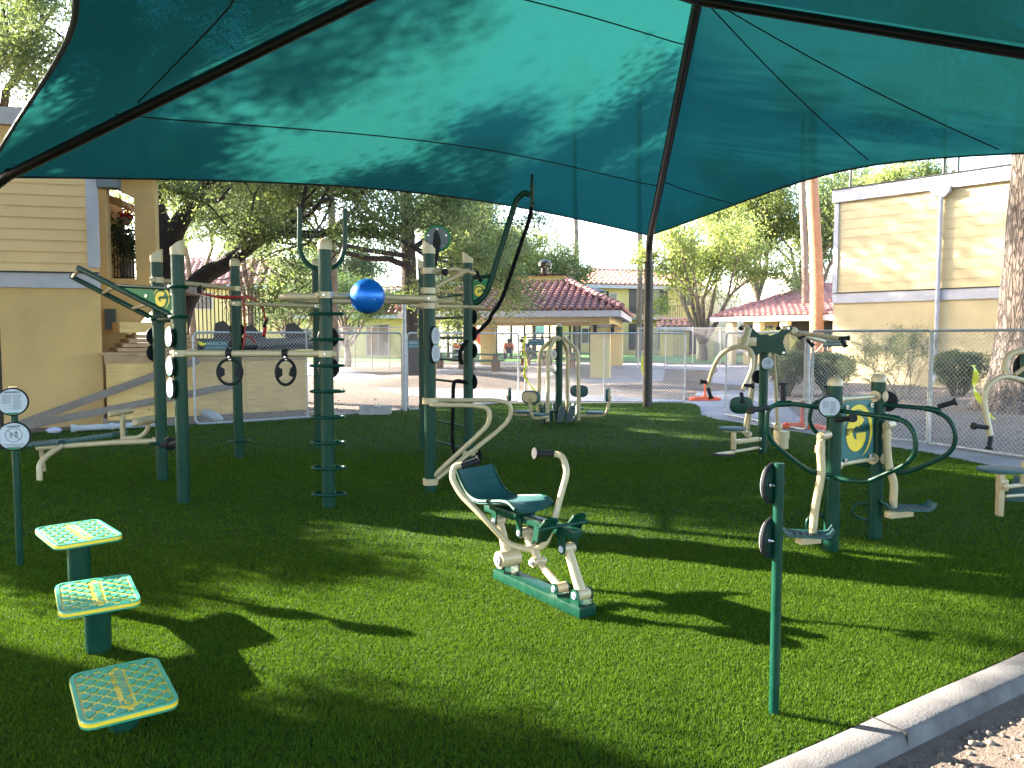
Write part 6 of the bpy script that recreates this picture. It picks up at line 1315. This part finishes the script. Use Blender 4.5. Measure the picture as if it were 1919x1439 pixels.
    m = MB(); m.bar(cs-UP*.03-Vector((.1, 0, 0)), cs-UP*.03+Vector((.12, 0, 0)), .1, .03); m.tube([cs-UP*.02+Vector((.02, 0, 0)), Q(1372, 842, -.5)+Vector((.02, 0, 0))], .035, 10); m.bar(Q(1375, 828, -.5), Q(1425, 822, -.02), .06, .055); m.bar(Q(1378, 846, -.5), Q(1424, 838, -.02), .035, .03); m.bar(Q(1345, 851, -.55), Q(1375, 847, -.5), .08, .03); m.build('seat_frame', BEIGE, e, bevel=.004)
    m = MB(); m.disc(Q(1402, 814, -.2), (0, -1, 0), .05, .09, 18); m.disc(Q(1384, 829, -.55), (0, -1, 0), .022, .02, 12); m.build('seat_joint', BEIGE, e); m = MB(); m.bar(Q(1336, 851, -.62), Q(1372, 853, -.52), .14, .022); m.build('foot_rest', RUB, e)
    for y in (823, 841): m = MB(); m.disc(Q(1424, y, -.09), (0, -1, 0), .02, .03, 12); m.build('bolt', CHROME, e)
    # backrest pad
    m = MB(); pc = Q(1389, 759, -.62); ov = [(math.copysign(abs(math.cos(t))**.65, math.cos(t))*.155, math.copysign(abs(math.sin(t))**.8, math.sin(t))*.115) for t in [2*PI*q_/28 for q_ in range(28)]]; m.prism(ov, pc, Vector((1, .15, 0)).normalized(), UP, .05); m.build('backrest', GREEN, e, bevel=.012); m = MB(); m.tube([pc+Vector((.05, .04, 0)), Q(1425, 768, -.03)], .03); m.build('backrest_arm', GREEN, e)
    disc_sign(e, Q(1438, 681, -.11), (0.05, -1, 0), .095, detail=2); disc_sign(e, Q(1421, 706, .08), (-.2, 1, 0), .095, lines=False)
chest()
# ================================================================== CROSS TRAINER (two posts)
def cross():
    R1 = G(1557, 1032); R2 = G(1638, 1009); R = .056; e = empty('swing_trainer', (R1+R2)/2, 'two post swing stepper with curved green handrails and a G emblem panel, right foreground', 'exercise machine')
    d = (R2-R1).normalized()
    for g, y in ((R1, 720), (R2, 713)):
        zt = P(960, y, g.y).z; m = MB(); m.cyl(g-UP*.02, (g.x, g.y, zt), R, n=28); po = m.build('post', GREEN, e); m = MB(); n = 28; prof = [(-.01, R*1.04), (.015, R*1.04), (.035, R*.9), (.05, R*.6), (.055, R*.2)]; vs = [(g.x+r*math.cos(2*PI*q/n), g.y+r*math.sin(2*PI*q/n), zt+h) for h, r in prof for q in range(n)]
        m.add(vs, [(i*n+q, i*n+(q+1) % n, (i+1)*n+(q+1) % n, (i+1)*n+q) for i in range(4) for q in range(n)]+[tuple(range(4*n, 5*n))]); m.build('cap', BEIGE, po)
    for y in (742, 858):
        z = P(960, y, R2.y).z; a = Vector((R1.x, R1.y, z)); b = Vector((R2.x, R2.y, z)); m = MB(); m.tube([a, b], .019, 12); bb = m.build('cross_bar', BEIGE, e); m = MB(); m.tube([b-d*R*1.15, b-d*R*.6], .045, 20); m.build('flange', BEIGE, bb); m = MB(); m.tube([a+d*R*1.15, a+d*R*.6], .045, 20); m.build('flange', BEIGE, bb)
        m = MB(); n_ = Vector((d.y, -d.x, 0)); n_ = n_ if n_.y < 0 else -n_; m.disc(b+n_*(R*1.05), n_, .03, .02, 16)
        for s in (-1, 1): m.disc(b+n_*(R*1.15)+UP*.022*s, n_, .008, .01, 8)
        m.disc(b+n_*R*1.02+UP*.0, n_, .042, .012, 20); m.build('mount_cap', BEIGE, bb)
    # emblem panel
    zt, zb = P(960, 752, R2.y).z, P(960, 862, R2.y).z; Lg = (R2-R1).length; n_ = Vector((d.y, -d.x, 0)); n_ = n_ if n_.y < 0 else -n_; o = Vector((R1.x, R1.y, 0)); w0, w1 = R+.02, Lg-R-.015; zm = P(960, 737, R2.y).z
    m = MB(); m.prism([(w0, zb+.03), (w0+.03, zb-.0), (w1-.03, zb), (w1, zb+.03), (w1, zt-.02), (w1-.12, zm), (w0+.12, zm), (w0, zt-.02)], o, d, UP, .02); pn = m.build('emblem_panel', simple('teal_panel', (.01, .10, .10), (.012, .115, .11), .35, 8), e, bevel=.002, smooth=False)
    cz = P(960, 808, (R1.y+R2.y)/2).z; cc = o+d*(w0+w1)/2+n_*.013; cc.z = cz; swirl(pn, cc, d, UP, (w1-w0)*.45, YELL); text_mb('greenfields', cc+d*.0+n_*.003+UP*.02, d, UP, (w1-w0)*.165, .001, bold=.012).build('lettering', GREEN, pn, smooth=False)
    for u in (w0+.06, w1-.06):
        for z in (P(960, 757, R2.y).z, P(960, 852, R2.y).z): m = MB(); q_ = o+d*u+n_*.02; m.box((q_.x, q_.y, z), (.022, .02, .035)); m.disc(q_+UP*z+n_*.012, n_, .008, .01, 8); m.build('clip', CHROME, pn)
    # handrails; each in a vertical plane through its post
    def loop(pts, Y0, Y1=None, r=.0175, nm='handrail'):
        Y1 = Y1 or Y0; n = len(pts); w = [P(x, y, Y0+(Y1-Y0)*(abs(x-pts[0][0])/max(1, max(abs(q_[0]-pts[0][0]) for q_ in pts)))) for x, y in pts]; m = MB(); m.tube(fillet(w, .16, 7), r, 12); return m.build(nm, GREEN, e)
    def grip(a, b, Ya, Yb=None, par=None, r=.019):
        p, q_ = P(*a, Ya), P(*b, Yb or Ya); m = MB(); m.tube([p, p.lerp(q_, .85), p.lerp(q_, .87), q_], [r, r, r*1.55, r*1.55], 14); return m.build('grip', RUB, par or e)
    y1, y2 = R1.y, R2.y
    h = loop([(1557, 767), (1490, 757), (1462, 756), (1438, 765), (1437, 805), (1448, 830), (1495, 868), (1523, 886), (1557, 890)], y1-.03, y1-.15); grip((1468, 752), (1468, 717), y1-.12, par=h); grip((1440, 764), (1404, 769), y1-.15, y1-.3, par=h)
    m = MB(); m.tube([P(1455, 757, y1-.13), P(1482, 756, y1-.12)], .024, 12); m.build('tee_joint', GREEN, h)
    h = loop([(1557, 766), (1590, 772), (1668, 782), (1700, 790), (1716, 815), (1716, 850), (1695, 872), (1628, 902), (1600, 902), (1570, 896), (1557, 892)], y1-.03, y1-.55); grip((1568, 787), (1600, 783), y1-.1, y1-.3, par=h, r=.02)
    m = MB(); m.tube([P(1655, 780, y1-.36), P(1685, 785, y1-.44)], .023, 12); m.build('tee_joint', GREEN, h)
    h = loop([(1638, 757), (1700, 762), (1745, 766), (1780, 785), (1793, 815), (1785, 845), (1755, 863), (1700, 885), (1680, 886), (1638, 876)], y2+.03, y2-.4); grip((1758, 762), (1793, 752), y2-.3, y2-.38, par=h)
    m = MB(); m.tube([P(1735, 765, y2-.26), P(1762, 770, y2-.33)], .023, 12); m.build('tee_joint', GREEN, h)
    h = loop([(1638, 760), (1590, 752), (1545, 748), (1522, 757), (1516, 785), (1524, 805), (1560, 835), (1600, 868), (1638, 873)], y2+.03, y2+.2); grip((1555, 748), (1551, 722), y2+.18, par=h)
    disc_sign(e, P(1554, 762, y1-.14), (-.12, -.99, 0), .082, detail=1); 
    disc_sign(e, P(1662, 752, y2+.12), (.5, .86, 0), .085, lines=False)
    # pendulum legs with foot trays
    def leg(pv, pts, Y, tray, lab):
        p = P(*pv, Y); m = MB(); m.tube([p-d*.03+Vector((0, -.03, 0)), p+d*.09], .032, 18); j = m.build('pivot', BEIGE, e); m = MB(); m.disc(p-d*.04+Vector((0, -.035, 0)), d, .018, .02, 12); m.build('pivot_cap', BEIGE, j)
        q_ = [P(x, y, Y) for x, y in pts]; m = MB(); m.tube(fillet([p]+q_, .14, 6), .03, 16); m.tube([q_[0]+UP*.02, q_[0]-UP*.03], .036, 16); m.build('swing_leg', BEIGE, e)
        b = q_[-1]; return b
    def tray(c, ax, l, w, face):
        ax = Vector(ax).normalized(); sd = UP.cross(ax).normalized(); m = MB(); vs = []; nu, nv = 14, 6
        for layer in (0, 1):
            for i in range(nu+1):
                for j in range(nv+1):
                    u = i/nu-.5; v = j/nv-.5; x = u*l; ww = w*(1-.45*max(0, abs(u)-.28)**1.4*2); z = .0+.055*max(0, (abs(u)-.36)/.14)**2+.012*abs(2*v)**4
                    vs.append(c+ax*x+sd*v*ww+UP*(z-(.018 if layer else 0)))
        W = nv+1; T = (nu+1)*W; f = [(i*W+j, (i+1)*W+j, (i+1)*W+j+1, i*W+j+1) for i in range(nu) for j in range(nv)]; fs = f+[tuple(reversed([k+T for k in q_])) for q_ in f]
        for i in range(nu): fs += [(i*W, T+i*W, T+(i+1)*W, (i+1)*W), ((i+1)*W+nv, T+(i+1)*W+nv, T+i*W+nv, i*W+nv)]
        for j in range(nv): fs += [(j+1, T+j+1, T+j, j), (nu*W+j, T+nu*W+j, T+nu*W+j+1, nu*W+j+1)]
        m.add(vs, fs); t = m.build('foot_tray', TEALP, e, ang=60); m = MB()
        for i in range(5):
            for j in range(3): m.box(c+ax*((i-2)*l*.12)+sd*((j-1)*w*.22)+UP*.002, (.022, .008, .004), M=Matrix((ax, sd, UP)).transposed())
        m.build('tread_marks', RUB, t)
    n2 = Vector((d.y, -d.x, 0)); n2 = n2 if n2.y < 0 else -n2
    Ya = y1-.12; b = leg((1539, 816), ((1537, 840), (1540, 880), (1537, 905), (1528, 945), (1524, 990)), Ya, None, ''); c = P(1512, 1001, Ya-.05)
    m = MB(); m.bar(Vector((b.x-.12, b.y-.03, c.z-.055)), Vector((b.x+.05, b.y+.02, c.z-.055)), .07, .05); m.tube([b, Vector((b.x, b.y, c.z-.03))], .03); m.build('tray_mount', BEIGE, e, bevel=.004); tray(c, (1, -.25, 0), .37, .19, 0)
    Yb = y2-.12; b = leg((1661, 797), ((1662, 815), (1663, 850), (1667, 880), (1676, 905), (1673, 960)), Yb, None, ''); c = P(1700, 952, Yb-.02)
    m = MB(); m.bar(Vector((b.x-.05, b.y-.02, c.z-.055)), Vector((b.x+.17, b.y+.06, c.z-.055)), .07, .05); m.tube([b, Vector((b.x, b.y, c.z-.03))], .03); m.build('tray_mount', BEIGE, e, bevel=.004); tray(c, (1, -.12, 0), .38, .19, 0)
    # small rear stop loops
    for (g, Y, xs_) in ((R1, y1+.02, ((1557, 966), (1524, 964), (1511, 975), (1513, 992), (1530, 1002), (1557, 1004))), (R2, y2, ((1638, 947), (1612, 942), (1598, 948), (1597, 962), (1610, 972), (1638, 976)))):
        m = MB(); m.tube(fillet([P(x, y, Y) for x, y in xs_], .06, 5), .012, 10); m.build('stop_loop', GREEN, e)
cross()
# ================================================================== EDGE MACHINE
def edge():
    g = G(1948, 958); Y = g.y; Q = lambda x, y, dy=0: P(x, y, Y+dy); e = empty('lat_pull_machine', g, 'green and beige pulling machine cut by the right edge of the view', 'exercise machine')
    zt = P(960, 655, Y).z; m = MB(); m.cyl(g-UP*.02, (g.x, g.y, zt), .062, n=20); m.build('post', GREEN, e)
    m = MB(); m.tube(fillet([Q(1975, 730, -.1), Q(1919, 713, -.1), Q(1878, 703, -.15), Q(1850, 722, -.2), Q(1843, 752, -.2), Q(1856, 816, -.25)], .12, 7), .026, 12); m.build('press_arm', BEIGE, e)
    m = MB(); m.tube(fillet([Q(1890, 704, -.15), Q(1882, 690, -.12), Q(1889, 664, -.1), Q(1915, 657, -.1), Q(1945, 665, 0)], .1, 6), .03, 12); m.build('arm_link', BEIGE, e)
    m = MB(); m.disc(Q(1925, 690, .05), (.2, -1, 0), .15, .05, 30); m.build('disc_plate', RUB, e); m = MB(); m.prism([(-.02, -.14), (.2, -.2), (.2, .28), (.04, .24), (-.03, .12)], Q(1918, 690, -.05), Vector((1, .1, 0)), UP, .03); m.build('plate', GREEN, e)
    m = MB(); m.tube([Q(1902, 702, -.1), Q(1925, 685, -.1)], .02, 8); m.build('spoke', BEIGE, e)
    for a, b in (((1851, 801), (1823, 798)), ((1857, 818), (1853, 842))): p, q_ = Q(*a, -.25), Q(*b, -.27); m = MB(); m.tube([p, p.lerp(q_, .82), p.lerp(q_, .84), q_], [.02, .02, .032, .032], 14); m.build('grip', RUB, e)
    cs = Q(1876, 880, -.2); ov = [(math.copysign(abs(math.cos(t))**.7, math.cos(t))*.2, math.sin(t)*.16) for t in [2*PI*k/24 for k in range(24)]]; m = MB(); m.prism(ov, cs, Vector((1, 0, 0)), Vector((0, 1, 0)), .03); m.build('seat', TEALP, e, bevel=.01)
    m = MB(); b = Q(1875, 955, -.2); m.bar(cs-UP*.015, Vector((cs.x, cs.y, -.01)), .05, .055); m.bar(cs-UP*.03-Vector((.06, 0, 0)), cs-UP*.03+Vector((.1, 0, 0)), .08, .02); m.tube([Q(1880, 913, -.2), Q(1945, 905, 0)], .02, 10); m.tube([Q(1884, 930, -.2), Q(1945, 926, 0)], .015, 10); m.box(Q(1878, 908, -.2), (.07, .08, .1)); m.disc(Q(1885, 911, -.25), (0, -1, 0), .03, .03, 14); m.build('seat_frame', BEIGE, e, bevel=.003)
    m = MB(); m.prism([(-.1, -.1), (.1, -.12), (.14, .1), (0, .14)], Q(1902, 918, .15), Vector((1, .2, 0)), UP, .03); m.build('foot_plate', TEALP, e)
    m = MB(); m.tube([Q(1916, 905, -.1), Q(1919, 865, -.1)], .025, 10); m.build('seat_link', BEIGE, e)
edge()
# ================================================================== LIGHT
w = bpy.data.worlds.new('World'); scene.world = w; w.use_nodes = True; nt = w.node_tree; bg = nt.nodes['Background']; sky = nt.nodes.new('ShaderNodeTexSky'); sky.sky_type = 'NISHITA'; sky.sun_disc = False
EL = math.radians(SUN_EL); az = Vector((SUN_AZ[0], SUN_AZ[1], 0)).normalized()
sky.sun_elevation = EL; sky.sun_rotation = math.atan2(az.x, az.y); sky.air_density = 1.0; sky.dust_density = 1.5; sky.ozone_density = 1.0
nt.links.new(sky.outputs[0], bg.inputs[0]); bg.inputs[1].default_value = SKY_S
sd = bpy.data.lights.new('sun', 'SUN'); so = bpy.data.objects.new('sun', sd); COL.objects.link(so); sd.energy = SUN_S; sd.angle = math.radians(.5); sd.color = (1, .9, .74)
dv = Vector((az.x*math.cos(EL), az.y*math.cos(EL), math.sin(EL))); so.rotation_euler = dv.to_track_quat('Z', 'Y').to_euler()
vs = scene.view_settings; vs.view_transform = 'Standard'; vs.look = 'None'; vs.exposure = EXPO; vs.gamma = 1
cy = scene.cycles; cy.max_bounces = 8; cy.transparent_max_bounces = 16; cy.diffuse_bounces = 3; cy.glossy_bounces = 3; cy.transmission_bounces = 4; cy.caustics_reflective = False; cy.caustics_refractive = False
